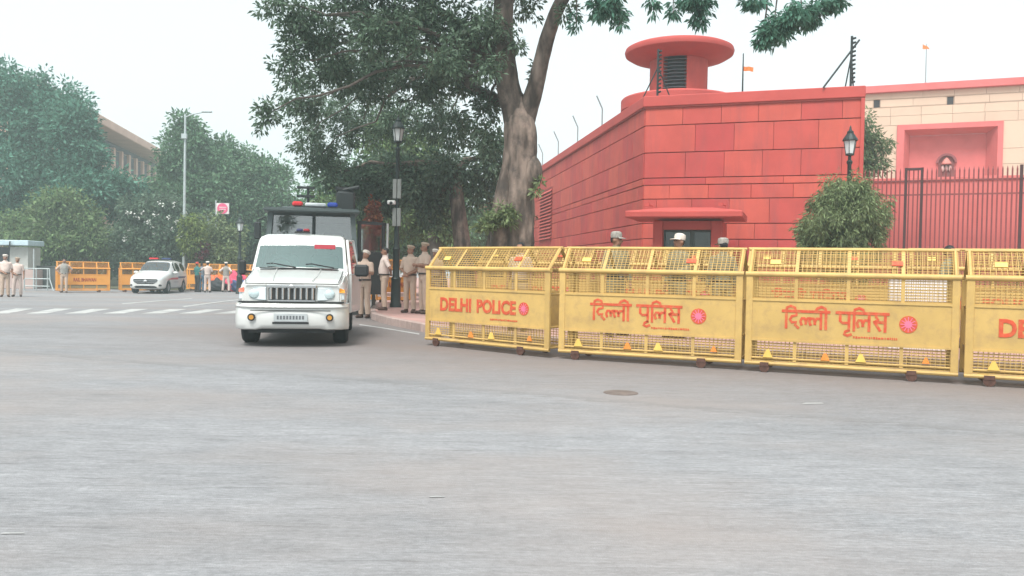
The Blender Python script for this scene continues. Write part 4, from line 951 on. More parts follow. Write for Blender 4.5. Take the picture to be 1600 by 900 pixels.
# ---------------------------------------------------------------- parked white people carrier
ip = ground(236, 458.3)
mpv = empty('white_car', ip, R(6), 'white police people carrier with red stripe and roof light bar, parked by orange barricades', 'car')
def s2(zb, w0, zbelt, wb_, we, ze, zt, dy=0): return [(0, zb), (w0 * .9, zb), (w0, zb + .13), (w0 * 1.0, (zb + zbelt) * .55), (wb_, zbelt), (we, ze), (we * .86, zt - .02), (0, zt)]
IO = .95
ST = [(0.00, s2(.30, .55, .68, .52, .46, .76, .79)), (0.06, s2(.25, .76, .74, .73, .64, .83, .87)), (0.22, s2(.22, .86, .82, .84, .74, .92, .96)), (0.60, s2(.21, .905, .93, .89, .78, 1.02, 1.06)), (1.10, s2(.21, .915, 1.02, .90, .77, 1.10, 1.16)),
      (1.35, s2(.21, .915, 1.05, .90, .77, 1.15, 1.22)), (2.05, s2(.21, .915, 1.08, .90, .68, 1.62, 1.68)), (2.35, s2(.21, .915, 1.09, .90, .665, 1.69, 1.755)), (2.42, s2(.21, .915, 1.09, .90, .665, 1.695, 1.76)), (3.25, s2(.21, .915, 1.11, .90, .66, 1.71, 1.79)), (3.32, s2(.21, .915, 1.11, .90, .66, 1.71, 1.79)), (4.25, s2(.22, .905, 1.13, .89, .64, 1.67, 1.75)), (4.45, s2(.24, .89, 1.12, .87, .62, 1.58, 1.66)), (4.70, s2(.30, .84, 1.05, .82, .66, 1.15, 1.20))]
bm, F, V = cage(ST)
for s in (1, -1):
    for k in (5, 6): F[5, k, s].material_index = 1
def win(faces): 
    bmesh.ops.inset_region(bm, faces=faces, thickness=.035, use_even_offset=True)
    for f in faces: f.material_index = 2
wsf = [F[5, k, s] for k in (5, 6) for s in (1, -1)]
bmesh.ops.inset_region(bm, faces=wsf, thickness=.03, use_even_offset=True)
for s in (1, -1):
    win([F[6, 4, s], F[7, 4, s]]); win([F[9 - 1, 4, s]]); win([F[10, 4, s]])
for v in bm.verts: v.co.y -= IO
cl = bm.edges.layers.float.get('crease_edge') or bm.edges.layers.float.new('crease_edge')
for e in bm.edges:
    if len({f.material_index for f in e.link_faces}) > 1: e[cl] = 1.0
me = bpy.data.meshes.new('t'); bm.to_mesh(me); o = bpy.data.objects.new('t', me); C.objects.link(o); md = o.modifiers.new('s', 'SUBSURF'); md.levels = 2
dg = bpy.context.evaluated_depsgraph_get(); me2 = bpy.data.meshes.new_from_object(o.evaluated_get(dg)); bpy.data.objects.remove(o); bm = bmesh.new(); bm.from_mesh(me2)
bmk = bm.copy(); bm = cut_arches(bm, [(0, .33, .40), (2.75, .33, .40)])
split_by_mat(bm, ['body', 'windscreen', 'window'], [WHITE, glass_mat('car_screen', (.50, .64, .62), .12), SGL], mpv)
TI = Matrix.Translation((0, -IO, 0))
for s in (-1, 1): wheel(mpv, s * .80, 0, .335, .22, s); wheel(mpv, s * .80, 2.75, .335, .22, s)
MB().box((0, 2.2, .30), (1.5, 3.6, .16), TI).build('underbody', BLK, mpv)
BV = BVHTree.FromBMesh(bmk)
def proj(rows_, axis='y', sgn=1, off=.008, nx=12):
    """thin panel laid on the body surface: rows of (z, from, to)"""
    mb = MB(); vs = []
    for z, a_, b_ in rows_:
        for i in range(nx + 1):
            q = a_ + (b_ - a_) * i / nx
            o_, d_ = (Vector((q, -4, z)), Vector((0, 1, 0))) if axis == 'y' else (Vector((sgn * 4, q, z)), Vector((-sgn, 0, 0)))
            h_ = BV.ray_cast(o_, d_)[0]
            if h_ is None: h_ = o_ + d_ * (3.2 if axis == 'y' else 3.1)
            vs.append(tuple(h_ - d_ * off))
    N = nx + 1
    mb.add(vs, [(r_ * N + i, r_ * N + i + 1, (r_ + 1) * N + i + 1, (r_ + 1) * N + i) for r_ in range(len(rows_) - 1) for i in range(nx)]); return mb
proj([(.52, -.40, .40), (.58, -.52, .52), (.66, -.60, .60), (.74, -.62, .62), (.78, -.54, .54)]).build('grille', BLK, mpv)
proj([(.60, -.56, .56), (.625, -.58, .58)], off=.016).build('grille_bar', CHROME, mpv); proj([(.68, -.60, .60), (.70, -.60, .60)], off=.016).build('grille_bar', CHROME, mpv)
MB().ball((0, -.015, .67), (.11, .03, .065), 14, TI).build('badge', CHROME, mpv, smooth=True)
proj([(.235, -.64, .64), (.30, -.64, .64), (.38, -.56, .56), (.42, -.44, .44)]).build('lower_intake', BLK, mpv)
proj([(.43, -.26, .26), (.50, -.26, .26)], off=.014).build('number_plate', mat('plate_pale', (.6, .62, .62), .5), mpv)
for s in (-1, 1):
    proj([(.71, s * .64, s * .74), (.76, s * .60, s * .80), (.82, s * .56, s * .83), (.865, s * .66, s * .83)], off=.010).build('headlight', LENS, mpv)
    proj([(.40, s * .66, s * .78), (.46, s * .66, s * .80), (.50, s * .68, s * .76)], off=.010).build('fog_lamp', BLK, mpv)
    proj([(.74, -.2, 1.65), (.80, .2, 1.70), (.84, .6, 1.70)], 'x', s).build('red_stripe', SKYR, mpv)
    proj([(.80, 1.72, 3.0), (.86, 1.72, 3.1), (.90, 1.72, 3.3)], 'x', s).build('blue_stripe', mat('stripe_navy', (.03, .05, .13), .5), mpv)
    for i in range(8): pass
    tx = proj([(.57, .95, 1.75), (.64, .95, 1.75)], 'x', s, .008, 15); tx.f = [f for j, f in enumerate(tx.f) if j % 2 == 0]; tx.build('side_print', mat('side_print', (.22, .22, .24), .6), mpv)
    m1 = MB().ball((s * 1.03, 1.72, 1.10), (.13, .09, .085), 12, TI).build('mirror', WHITE, mpv, smooth=True); MB().tube([(s * .88, 1.74, 1.06), (s * .98, 1.73, 1.08)], .03, 6, True, TI).build('mirror_arm', BLK, m1)
for x in (-.38, .38): MB().box((x, 2.5, 1.05), (.5, .16, .7), TI).build('seat', SEAT, mpv, bevel=.05)
MB().box((0, 1.75, .98), (1.4, .5, .2), TI).build('dashboard', SEAT, mpv)
lb = MB().box((0, 2.5, 1.80), (1.15, .26, .05), TI).build('light_bar', BLK, mpv)
MB().box((-.33, 2.5, 1.86), (.48, .24, .09), TI).build('red_beacon', REDL, lb, bevel=.02); MB().box((.33, 2.5, 1.86), (.48, .24, .09), TI).build('blue_beacon', mat('navy_lens', (.03, .05, .15), .3), lb, bevel=.02)
# ================================================================== people
SKIN = mat('skin', (0.30, 0.155, 0.10), 0.55, var=.08); HAIR = mat('hair_black', (0.012, 0.011, 0.012), .6); EYE = mat('eye_dark', (0.02, .015, .015), .3); LIP = mat('lips', (.22, .08, .07), .5)
KSH = mat('khaki_shirt', (0.52, 0.39, 0.31), .85, var=.10, scale=9, bump=.3, bscale=18); KTR = mat('khaki_trousers', (0.46, 0.345, 0.27), .85, var=.10, scale=8, bump=.3, bscale=14)
KPALE = mat('pale_khaki', (0.60, 0.49, 0.44), .85, var=.10, scale=9, bump=.3, bscale=18); KCAP = mat('khaki_cap', (0.38, 0.29, 0.215), .85, var=.1); WCAP = mat('pale_cap', (.62, .56, .50), .8, var=.1); GCAP = mat('grey_camouflage_cap', (.30, .28, .25), .85, var=.35, scale=30)
GVEST = mat('grey_vest', (.27, .26, .24), .85, var=.15, scale=10); OLIVE = mat('olive_uniform', (.20, .19, .13), .85, var=.3, scale=18); TEAL = mat('teal_shirt', (.025, .15, .14), .8, var=.1); DKTR = mat('dark_trousers', (.03, .035, .04), .8); JEANS = mat('blue_jeans', (.07, .14, .22), .8, var=.15)
BELT = mat('belt_dark', (.035, .025, .022), .5); SHOE = mat('shoe_brown', (.06, .03, .022), .45); SHOEB = mat('shoe_black', (.015, .015, .016), .4); REDC = mat('red_turban', (.5, .06, .05), .8)
def capsule(mb, a, b, ra, rb, n=10, flat=1.0):
    a, b = Vector(a), Vector(b); d = (b - a); L = d.length; d.normalize()
    pts, rs = [], []
    for t in (-.98, -.7, -.35): pts.append(a + d * ra * t); rs.append(ra * math.sqrt(1 - t * t))
    for t in (0, .5, 1): pts.append(a + d * L * t); rs.append(ra + (rb - ra) * t)
    for t in (.35, .7, .98): pts.append(b + d * rb * t); rs.append(rb * math.sqrt(1 - t * t))
    mb.tube(pts, rs, n)
def ell_loft(mb, secs, n=20):
    vs = []; 
    for (cx, cy, z, a, b) in secs:
        for k in range(n): q = 2 * math.pi * k / n; vs.append((cx + a * math.cos(q), cy + b * math.sin(q), z))
    fs = [(i * n + k, i * n + (k + 1) % n, (i + 1) * n + (k + 1) % n, (i + 1) * n + k) for i in range(len(secs) - 1) for k in range(n)] + [tuple(range(n - 1, -1, -1)), tuple((len(secs) - 1) * n + k for k in range(n))]
    mb.add(vs, fs)
ARM = {  # elbow, wrist for the +x arm (mirrored for -x); person faces -y
 'down': ((.245, .03, 1.14), (.26, -.03, .90)), 'hip': ((.37, .10, 1.17), (.20, -.02, 1.00)), 'back': ((.30, .13, 1.16), (.10, .17, 1.02)),
 'front': ((.26, -.02, 1.15), (.05, -.21, 1.08)), 'hold': ((.25, -.06, 1.15), (.12, -.30, 1.20)), 'fold': ((.25, -.08, 1.17), (-.06, -.20, 1.20)),
 'out': ((.36, -.10, 1.24), (.50, -.30, 1.22)), 'clasp': ((.27, .02, 1.13), (.03, -.19, .99)),
}
def person(p, yaw, label, arms=('down', 'down'), stance=.10, stride=.0, shirt=None, trousers=None, cap='beret', capm=None, h=1.72, voxel=.014, belly=.0, head_turn=0.0, head_down=0.0, shoes=None, belt=True, sleeves='short', vest=None, group='officers on duty', lean=0.0):
    shirt = shirt or KSH; trousers = trousers or KTR; shoes = shoes or SHOE
    e = empty('person', p, yaw, label, 'person', group); k = h / 1.72
    mb = MB(); bones = []
    ell_loft(mb, [(0, 0, .80, .10, .09), (0, .0, .86, .150, .115), (0, .005, .93, .165, .122), (0, -.005 - belly * .4, 1.03, .150 + belly * .3, .112 + belly), (0, -.01 - belly * .3, 1.14, .155 + belly * .3, .115 + belly), (0, -.01, 1.26, .175, .122), (0, 0, 1.36, .180, .112), (0, .005, 1.42, .150, .090), (0, .01, 1.455, .085, .07), (0, .01, 1.50, .055, .058)])
    bones.append(('torso', Vector((0, 0, 1.02)), Vector((0, 0, 1.40))))
    bones.append(('pelvis', Vector((-.07, 0, .86)), Vector((.07, 0, .86))))
    capsule(mb, (0, .012, 1.44), (0, 0, 1.56), .056, .052)
    # head
    HM = Matrix.Translation((0, 0, 1.53)) @ Matrix.Rotation(head_turn, 4, 'Z') @ Matrix.Rotation(-head_down, 4, 'X') @ Matrix.Translation((0, 0, -1.53))
    mb.ball((0, .012, 1.635), (.074, .092, .098), 16, HM); mb.ball((0, -.018, 1.575), (.056, .068, .068), 14, HM); mb.ball((0, -.100, 1.600), (.014, .022, .026), 8, HM)
    for s in (-1, 1): mb.ball((s * .076, .012, 1.610), (.012, .022, .032), 8, HM)
    bones.append(('head', HM @ Vector((0, .01, 1.56)), HM @ Vector((0, .01, 1.68)))); bones.append(('neck', Vector((0, .01, 1.47)), Vector((0, 0, 1.53))))
    hands = []
    for s, an in ((1, arms[0]), (-1, arms[1])):
        el, wr = [Vector((s * q[0], q[1], q[2])) for q in ARM[an]]; sh = Vector((s * .172, .005, 1.385))
        capsule(mb, sh, el, .056, .044); capsule(mb, el, wr, .043, .028)
        bones += [('uarm', sh, el), ('farm', el, wr)]
        d = (wr - el).normalized(); 
        inn = Vector((-s, 0, 0)); inn = (inn - d * inn.dot(d)).normalized(); pn = d.cross(inn).normalized()
        pc = wr + d * .05; capsule(mb, wr + d * .012, wr + d * .080, .028, .033)
        side = pn * (1 if pn.y < 0 else -1)
        for f, (off, ln) in enumerate(((-.028, .062), (-.009, .074), (.010, .070), (.028, .054))):
            b0 = wr + d * .085 + side * -off; b1 = b0 + d * ln * .55 + inn * .012; b2 = b1 + d * ln * .35 + inn * .028
            capsule(mb, b0, b1, .0100, .0095, 6); capsule(mb, b1, b2, .0095, .008, 6)
        t0 = wr + d * .035 + side * .026; t1 = t0 + d * .032 + side * .024 + inn * .012; capsule(mb, t0, t1, .0125, .010, 6); capsule(mb, t1, t1 + d * .03 + inn * .012, .010, .009, 6)
        bones.append(('hand', wr + d * .02, wr + d * .15)); hands.append(wr + d * .09)
    for s in (1, -1):
        fy = s * stride; hip = Vector((s * .088, 0, .90)); kn = Vector((s * (stance * .98), fy * .5 - .02, .485)); an = Vector((s * (stance + .01), fy + .02, .085))
        capsule(mb, hip, kn, .088, .058); capsule(mb, kn, an, .057, .042)
        bones += [('leg', hip, kn), ('leg', kn, an + Vector((0, 0, .035)))]
        toe = an + Vector((s * .035, -.165, -.045)); capsule(mb, an + Vector((0, .035, -.043)), toe, .038, .034); capsule(mb, an + Vector((0, 0, 0)), an + Vector((0, -.06, -.035)), .044, .042)
        bones.append(('foot', an + Vector((0, .03, -.045)), toe))
    me = bpy.data.meshes.new('t'); me.from_pydata(mb.v, [], mb.f); me.update()
    b0 = bmesh.new(); b0.from_mesh(me); bmesh.ops.recalc_face_normals(b0, faces=b0.faces); b0.to_mesh(me); b0.free()
    o = bpy.data.objects.new('t', me); C.objects.link(o); md = o.modifiers.new('r', 'REMESH'); md.mode = 'VOXEL'; md.voxel_size = voxel
    m2 = o.modifiers.new('s', 'SMOOTH'); m2.factor = .5; m2.iterations = 2
    dg = bpy.context.evaluated_depsgraph_get(); bme = bpy.data.meshes.new_from_object(o.evaluated_get(dg)); bpy.data.objects.remove(o)
    nv = len(bme.vertices); co = np.empty(nv * 3); bme.vertices.foreach_get('co', co); co = co.reshape(-1, 3); no = np.empty(nv * 3); bme.vertices.foreach_get('normal', no); no = no.reshape(-1, 3)
    polys = [tuple(pl.vertices) for pl in bme.polygons]; fc = np.array([co[list(q)].mean(0) for q in polys])
    D = []
    RAD = {'torso': .15, 'pelvis': .15, 'head': .08, 'neck': .05, 'uarm': .05, 'farm': .038, 'hand': .03, 'leg': .065, 'foot': .037}
    tt = []
    for nm, a, b in bones:
        a, b = np.array(a), np.array(b); ab = b - a; t = np.clip(((fc - a) @ ab) / (ab @ ab), 0, 1); D.append(np.linalg.norm(fc - (a + t[:, None] * ab), axis=1) - RAD[nm]); tt.append(t)
    D = np.array(D); near = D.argmin(0); names = [bones[i][0] for i in near]; tn = np.array(tt)[near, np.arange(len(fc))]
    beltz = .985
    reg = []
    for i, nm in enumerate(names):
        z = fc[i, 2]
        if nm == 'foot' or (z < .10): reg.append('shoe')
        elif nm in ('leg', 'pelvis') : reg.append('trousers')
        elif nm == 'torso': reg.append('shirt' if z > beltz else 'trousers')
        elif nm == 'uarm': reg.append('shirt' if sleeves == 'long' or tn[i] < .86 else 'skin')
        elif nm == 'farm': reg.append('shirt' if sleeves == 'long' and tn[i] < .9 else 'skin')
        elif nm == 'neck': reg.append('shirt' if z < 1.475 else 'skin')
        elif nm == 'head':
            q = HM.inverted() @ Vector(fc[i])
            reg.append('hair' if (q.z > 1.665 or (q.z > 1.575 and q.y > .035 + (1.66 - q.z) * .25)) and not (q.y < -.035 and q.z < 1.69) else 'skin')
        else: reg.append('skin')
    S = Matrix.Scale(k, 4)
    co_s = co * k
    bme.vertices.foreach_set('co', co_s.ravel()); link('body', bme, SKIN, e, 'all')
    def shell(name, keys, off, material, flare=0.0):
        ids = [i for i, r_ in enumerate(reg) if r_ in keys]
        if not ids: return
        idx = {}; vs = []; fs = []
        for i in ids:
            f = []
            for v in polys[i]:
                if v not in idx:
                    idx[v] = len(vs); c = co[v]; n_ = no[v].copy(); oo = off
                    if flare and c[2] < .55: oo = off + flare * min(1, (.55 - c[2]) / .3)
                    if flare: n_[2] *= .3
                    vs.append(tuple((c + n_ * oo) * k))
                f.append(idx[v])
            fs.append(f)
        m_ = bpy.data.meshes.new(name); m_.from_pydata(vs, [], fs); m_.update(); return link(name, m_, material, e, 'all')
    shell('trousers', ('trousers',), .011, trousers, .014); sh_ = shell('shirt', ('shirt',), .013, shirt); shell('shoes', ('shoe',), .006, shoes); shell('hair', ('hair',), .008, HAIR)
    if vest:
        reg2 = [('vest' if (r_ == 'shirt' and names[i] == 'torso' and abs(fc[i, 0]) < .15) else r_) for i, r_ in enumerate(reg)]; reg[:] = reg2; shell('vest', ('vest',), .028, vest)
    if belt:
        a, b = .150 + belly * .3 + .024, .112 + belly + .024
        m_ = MB(); ell_loft(m_, [(0, -.003 - belly * .35, .968, a, b), (0, -.003 - belly * .35, 1.008, a, b)], 28); m_.v = [tuple(Vector(q) * k) for q in m_.v]; bl = m_.build('belt', BELT, e)
        m_ = MB().box((0, -b - .006 - belly * .35, .988), (.05, .012, .034)); m_.v = [tuple(Vector(q) * k) for q in m_.v]; m_.build('buckle', SILV, bl)
    m_ = MB()
    for s in (-1, 1): m_.ball((s * .030, -.079, 1.628), (.014, .010, .007), 8, HM)
    m_.v = [tuple(Vector(q) * k) for q in m_.v]; m_.build('eyes', EYE, e)
    m_ = MB().ball((0, -.083, 1.560), (.024, .010, .006), 8, HM); m_.v = [tuple(Vector(q) * k) for q in m_.v]; m_.build('mouth', LIP, e)
    if cap:
        m_ = MB()
        if cap == 'beret': m_.lathe([(.087, 1.660), (.090, 1.682), (.104, 1.700), (.108, 1.716), (.094, 1.738), (.06, 1.752), (0, 1.758)], 20, (0, .010, 0), HM @ Matrix.Translation((0, 0, 1.69)) @ Matrix.Rotation(R(-9), 4, 'X') @ Matrix.Rotation(R(7), 4, 'Y') @ Matrix.Translation((0, 0, -1.69)))
        else:
            m_.lathe([(.090, 1.655), (.098, 1.70), (.090, 1.745), (.05, 1.765), (0, 1.768)], 20, (0, .008, 0), HM)
        if cap == 'peak' or cap == 'beret' and False or cap == 'patrol':
            vs = []; 
            for i in range(9):
                a = -math.pi / 2 + (i - 4) * .24
                for r_, z in ((.085, 1.668), (.165, 1.645)): vs.append((r_ * math.cos(a) * .95, .008 + r_ * math.sin(a), z))
            vs2 = [(x, y, z - .008) for x, y, z in vs]
            m_.add(vs + vs2, [(2 * i, 2 * i + 1, 2 * i + 3, 2 * i + 2) for i in range(8)] + [(18 + 2 * i, 18 + 2 * i + 2, 18 + 2 * i + 3, 18 + 2 * i + 1) for i in range(8)] + [(2 * i + 1, 2 * i + 3, 18 + 2 * i + 3, 18 + 2 * i + 1) for i in range(8)], HM)
        m_.v = [tuple(Vector(q) * k) for q in m_.v]; m_.build('cap', capm or KCAP, e, smooth=True)
    e['_hand'] = 0; del e['_hand']
    e.rotation_euler = (lean, 0, yaw)
    return e, [h_ * k for h_ in hands]
GN = 'officers beside the dark van'
# yaw 0 faces the camera side (-y); positive turns counter-clockwise seen from above (towards +x for the viewer)
e1, hd = person(ground(569, 497), R(-20), 'officer in pale cap reading a white paper beside the open van door', ('hold', 'hold'), cap='beret', capm=WCAP, head_down=R(22), belly=.02, stance=.09, group=GN)
pm = MB(); c = (hd[0] + hd[1]) / 2; pm.box((0, 0, 0), (.30, .006, .22), Matrix.Translation((c.x, c.y - .05, c.z + .06)) @ Matrix.Rotation(R(-35), 4, 'X'))
pp_ = pm.build('paper_sheet', mat('paper_white', (.75, .76, .78), .7), None); pp_.matrix_world = Matrix.Translation(e1.location) @ Matrix.Rotation(e1.rotation_euler.z, 4, 'Z'); tag(pp_, 'white sheet of paper held by the officer in the pale cap', 'paper')
person(ground(600, 485, .15), R(-78), 'bareheaded officer in profile with his hand on his hip, before the lamp post', ('back', 'hip'), cap=None, head_turn=R(-5), belly=.025, stance=.085, shirt=KPALE, group=GN)
person(ground(640, 489, .15), R(-22), 'officer in khaki cap with clasped hands, right of the lamp post', ('clasp', 'clasp'), cap='beret', head_turn=R(-25), belly=.02, group=GN)
person(ground(662, 490.5, .15), R(-55), 'officer in khaki cap with folded arms beside the angled yellow barricade', ('fold', 'fold'), cap='beret', head_turn=R(-20), belly=.02, h=1.78, group=GN)
person(ground(679, 488, .15), R(-30), 'officer in pale khaki cap half hidden by the angled yellow barricade', ('down', 'front'), cap='beret', capm=WCAP, h=1.66, group=GN)
GB = 'guards behind the yellow barricades'
def behind(px, top, Y, lift=.15): 
    p = on(px, Y, lift); hh = at(px, top, Y).z - p.z; return p, hh
p, hh = behind(962, 361, 14.4); person(p, R(25), 'guard in grey peaked cap looking over the barricades, left of the booth', ('down', 'front'), cap='patrol', capm=GCAP, h=hh / 1.028, shirt=OLIVE, trousers=OLIVE, sleeves='long', head_turn=R(40), group=GB)
p, hh = behind(1058, 364, 14.2); person(p, R(-60), 'guard in pale grey peaked cap right before the booth window', ('front', 'down'), cap='patrol', capm=WCAP, h=hh / 1.028, shirt=OLIVE, trousers=OLIVE, sleeves='long', head_down=R(10), group=GB)
p, hh = behind(1128, 371, 14.6); person(p, R(190), 'guard in mottled cap right of the booth window, seen from behind', ('down', 'down'), cap='patrol', capm=GCAP, h=hh / 1.028, shirt=OLIVE, trousers=OLIVE, sleeves='long', group=GB)
p, hh = behind(1107, 372, 20.5); person(p, R(10), 'dark-haired person half hidden before the right pane of the booth', ('down', 'down'), cap=None, h=min(1.8, hh / 1.01), shirt=DKTR, trousers=DKTR, sleeves='long', group=GB)
p, hh = behind(812, 378, 15.2); person(p, R(-30), 'person whose black hair just tops the barricade below the big tree', ('down', 'down'), cap=None, h=hh / 1.01, shirt=KSH, group=GB)
p, hh = behind(1483, 383, 13.2); person(p, R(40), 'person whose dark hair just tops the barricade before the picket fence', ('down', 'down'), cap=None, h=hh / 1.01, shirt=OLIVE, trousers=OLIVE, sleeves='long', group=GB)
GL_ = 'people along the orange barricades'
V2 = .02
person(ground(8, 464), R(30), 'officer in pale cap at the left edge, taller of the two together', ('down', 'clasp'), cap='beret', capm=WCAP, h=1.76, voxel=V2, shirt=KPALE, trousers=KTR, belly=.03, group=GL_)
person(ground(27, 463.5), R(20), 'shorter officer beside the taller one at the left edge', ('down', 'clasp'), cap='beret', h=1.66, voxel=V2, shirt=KPALE, trousers=KPALE, belly=.02, stance=.13, group=GL_)
person(ground(100, 457.5), R(25), 'bareheaded officer in grey vest leaning at the lettered orange barricade', ('hip', 'hip'), cap=None, h=1.74, voxel=V2, vest=GVEST, stride=-.08, group=GL_)
person(ground(308, 456.5), R(150), 'man in teal shirt and dark trousers right of the parked white car', ('front', 'down'), cap='band', capm=REDC, h=1.68, voxel=V2, shirt=TEAL, trousers=DKTR, shoes=SHOEB, belt=False, group=GL_)
person(ground(315, 455.5), R(170), 'man in blue jeans mostly hidden behind the man in teal', ('front', 'front'), cap=None, h=1.66, voxel=V2, shirt=mat('slate_shirt', (.16, .2, .24), .8), trousers=JEANS, shoes=SHOEB, belt=False, group=GL_)
person(ground(324, 457), R(195), 'officer in white cap with elbow raised, right of the man in teal', ('out', 'front'), cap='beret', capm=WCAP, h=1.74, voxel=V2, shirt=KPALE, trousers=KPALE, shoes=SHOEB, stance=.11, group=GL_)
person(ground(353, 456.5), R(180), 'officer in grey vest and white cap standing with legs apart by the bundles', ('hip', 'hip'), cap='beret', capm=WCAP, h=1.72, voxel=V2, shirt=KPALE, trousers=KPALE, vest=GVEST, shoes=SHOEB, stance=.17, group=GL_)
# ================================================================== trees and shrubs
from mathutils import noise
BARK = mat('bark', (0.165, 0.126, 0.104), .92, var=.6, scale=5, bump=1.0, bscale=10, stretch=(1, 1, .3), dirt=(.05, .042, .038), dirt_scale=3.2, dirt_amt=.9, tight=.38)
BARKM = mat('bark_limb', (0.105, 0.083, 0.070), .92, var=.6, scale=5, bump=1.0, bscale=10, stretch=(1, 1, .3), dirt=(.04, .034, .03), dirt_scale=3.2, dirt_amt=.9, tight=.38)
BARKD = mat('bark_dark', (0.085, 0.070, 0.060), .9, var=.35, scale=4, bump=.7, bscale=9, stretch=(1, 1, .35))
def leaf_mat(name, col, v=.35, tr=.35, hue=.012): return mat(name, col, .55, var=.15, scale=.7, isl_var=v, transl=tr, hue_var=hue, spec=.3)
LF_DARK = leaf_mat('leaf_dark', (0.102, 0.158, 0.102), .55, .42, .018); LF_MID = leaf_mat('leaf_mid', (0.115, 0.215, 0.115), .55, .4, .018); LF_TEAL = leaf_mat('leaf_cool', (0.092, 0.215, 0.150), .55, .4, .016); LF_OLIVE = leaf_mat('leaf_olive', (0.160, 0.230, 0.100), .55, .4, .018); LF_LIGHT = leaf_mat('leaf_light', (0.11, 0.17, 0.075)); LF_YEL = leaf_mat('leaf_yellow', (0.15, 0.20, 0.05)); LF_RUST = leaf_mat('leaf_rust', (0.30, 0.095, 0.05)); LF_BUSH = leaf_mat('leaf_bush', (0.175, 0.225, 0.105), .55)
def leaves(blobs, n_cl, per, ls, lw, spread, droop=.35, shell=.55, seed=1, vs=.8, clump=True):
    """blobs: (x,y,z,rx,ry,rz); leaf clusters spread through the outer volume of the blobs"""
    g = np.random.default_rng(seed); B0 = np.array(blobs, float); sub_ = []
    for b in B0:
        m_ = 11
        for j in range(m_):
            z_ = 1 - 2 * (j + .5) / m_; a_ = j * 2.39996 + g.random() * .8; rr_ = math.sqrt(1 - z_ * z_); dd_ = np.array([rr_ * math.cos(a_), rr_ * math.sin(a_), z_]) * (.52 + .26 * g.random()); q_ = .34 + .20 * g.random()
            sub_.append(np.concatenate([b[:3] + dd_ * b[3:6], b[3:6] * q_]))
        sub_.append(np.concatenate([b[:3], b[3:6] * .45]))
    B = np.array(sub_) if clump else B0; vol = (B[:, 3] * B[:, 4] * B[:, 5]) ** .72; pk_ = vol / vol.sum(); id_ = g.choice(len(B), n_cl, p=pk_)
    d = g.normal(size=(n_cl, 3)); d /= np.linalg.norm(d, axis=1)[:, None]; r = shell + (1.06 - shell) * g.random(n_cl) ** .6
    # lumpy outline
    lump = 1 + .16 * np.sin(d[:, 0] * 5 + id_ * 1.7) * np.cos(d[:, 2] * 6 + id_) + .10 * g.normal(size=n_cl)
    cen = B[id_, :3] + d * B[id_, 3:6] * (r * lump)[:, None]
    N = n_cl * per; c = np.repeat(cen, per, 0); out = np.repeat(d, per, 0)
    dv = g.normal(size=(N, 3)); dv /= np.linalg.norm(dv, axis=1)[:, None]
    pos = c + dv * (spread * g.random(N) ** .5)[:, None] * np.array([1, 1, vs])
    ax = dv * .9 + out * .5 + g.normal(size=(N, 3)) * .35; ax[:, 2] -= droop; ax /= np.linalg.norm(ax, axis=1)[:, None]
    rn = g.normal(size=(N, 3)); rn[:, 2] += .8; sd_ = np.cross(ax, rn); sd_ /= np.linalg.norm(sd_, axis=1)[:, None] + 1e-9; nn = np.cross(sd_, ax)
    s = (.65 + .7 * g.random(N)); L_ = (ls * s)[:, None]; W_ = (lw * s)[:, None]
    v0 = pos; v1 = pos + ax * L_ * .45 + sd_ * W_ * .5 + nn * W_ * .18; v2 = pos + ax * L_; v3 = pos + ax * L_ * .45 - sd_ * W_ * .5 + nn * W_ * .18
    V = np.stack([v0, v1, v2, v3], 1).reshape(-1, 3); return V
def leaf_mesh(name, V, material, parent, seed=0):
    n = len(V) // 4; me = bpy.data.meshes.new(name); me.vertices.add(4 * n); me.vertices.foreach_set('co', V.astype(np.float32).ravel()); me.loops.add(4 * n); me.loops.foreach_set('vertex_index', np.arange(4 * n, dtype=np.int32)); me.polygons.add(n); me.polygons.foreach_set('loop_start', np.arange(0, 4 * n, 4, dtype=np.int32)); me.update(calc_edges=True)
    return link(name, me, material, parent)
def limb(mb, p0, p1, r0, r1, sag=.15, n=7, seg=6, wob=.08):
    p0, p1 = Vector(p0), Vector(p1); L_ = (p1 - p0).length; pts = []; rs = []
    for i in range(seg + 1):
        t = i / seg; q = p0.lerp(p1, t); q.z += sag * L_ * math.sin(math.pi * t) * .5
        if 0 < i < seg: q += Vector((random.uniform(-1, 1), random.uniform(-1, 1), random.uniform(-1, 1))) * wob * L_ * .35
        pts.append(q); rs.append(r0 + (r1 - r0) * t)
    mb.tube(pts, rs, n, jitter=.06)
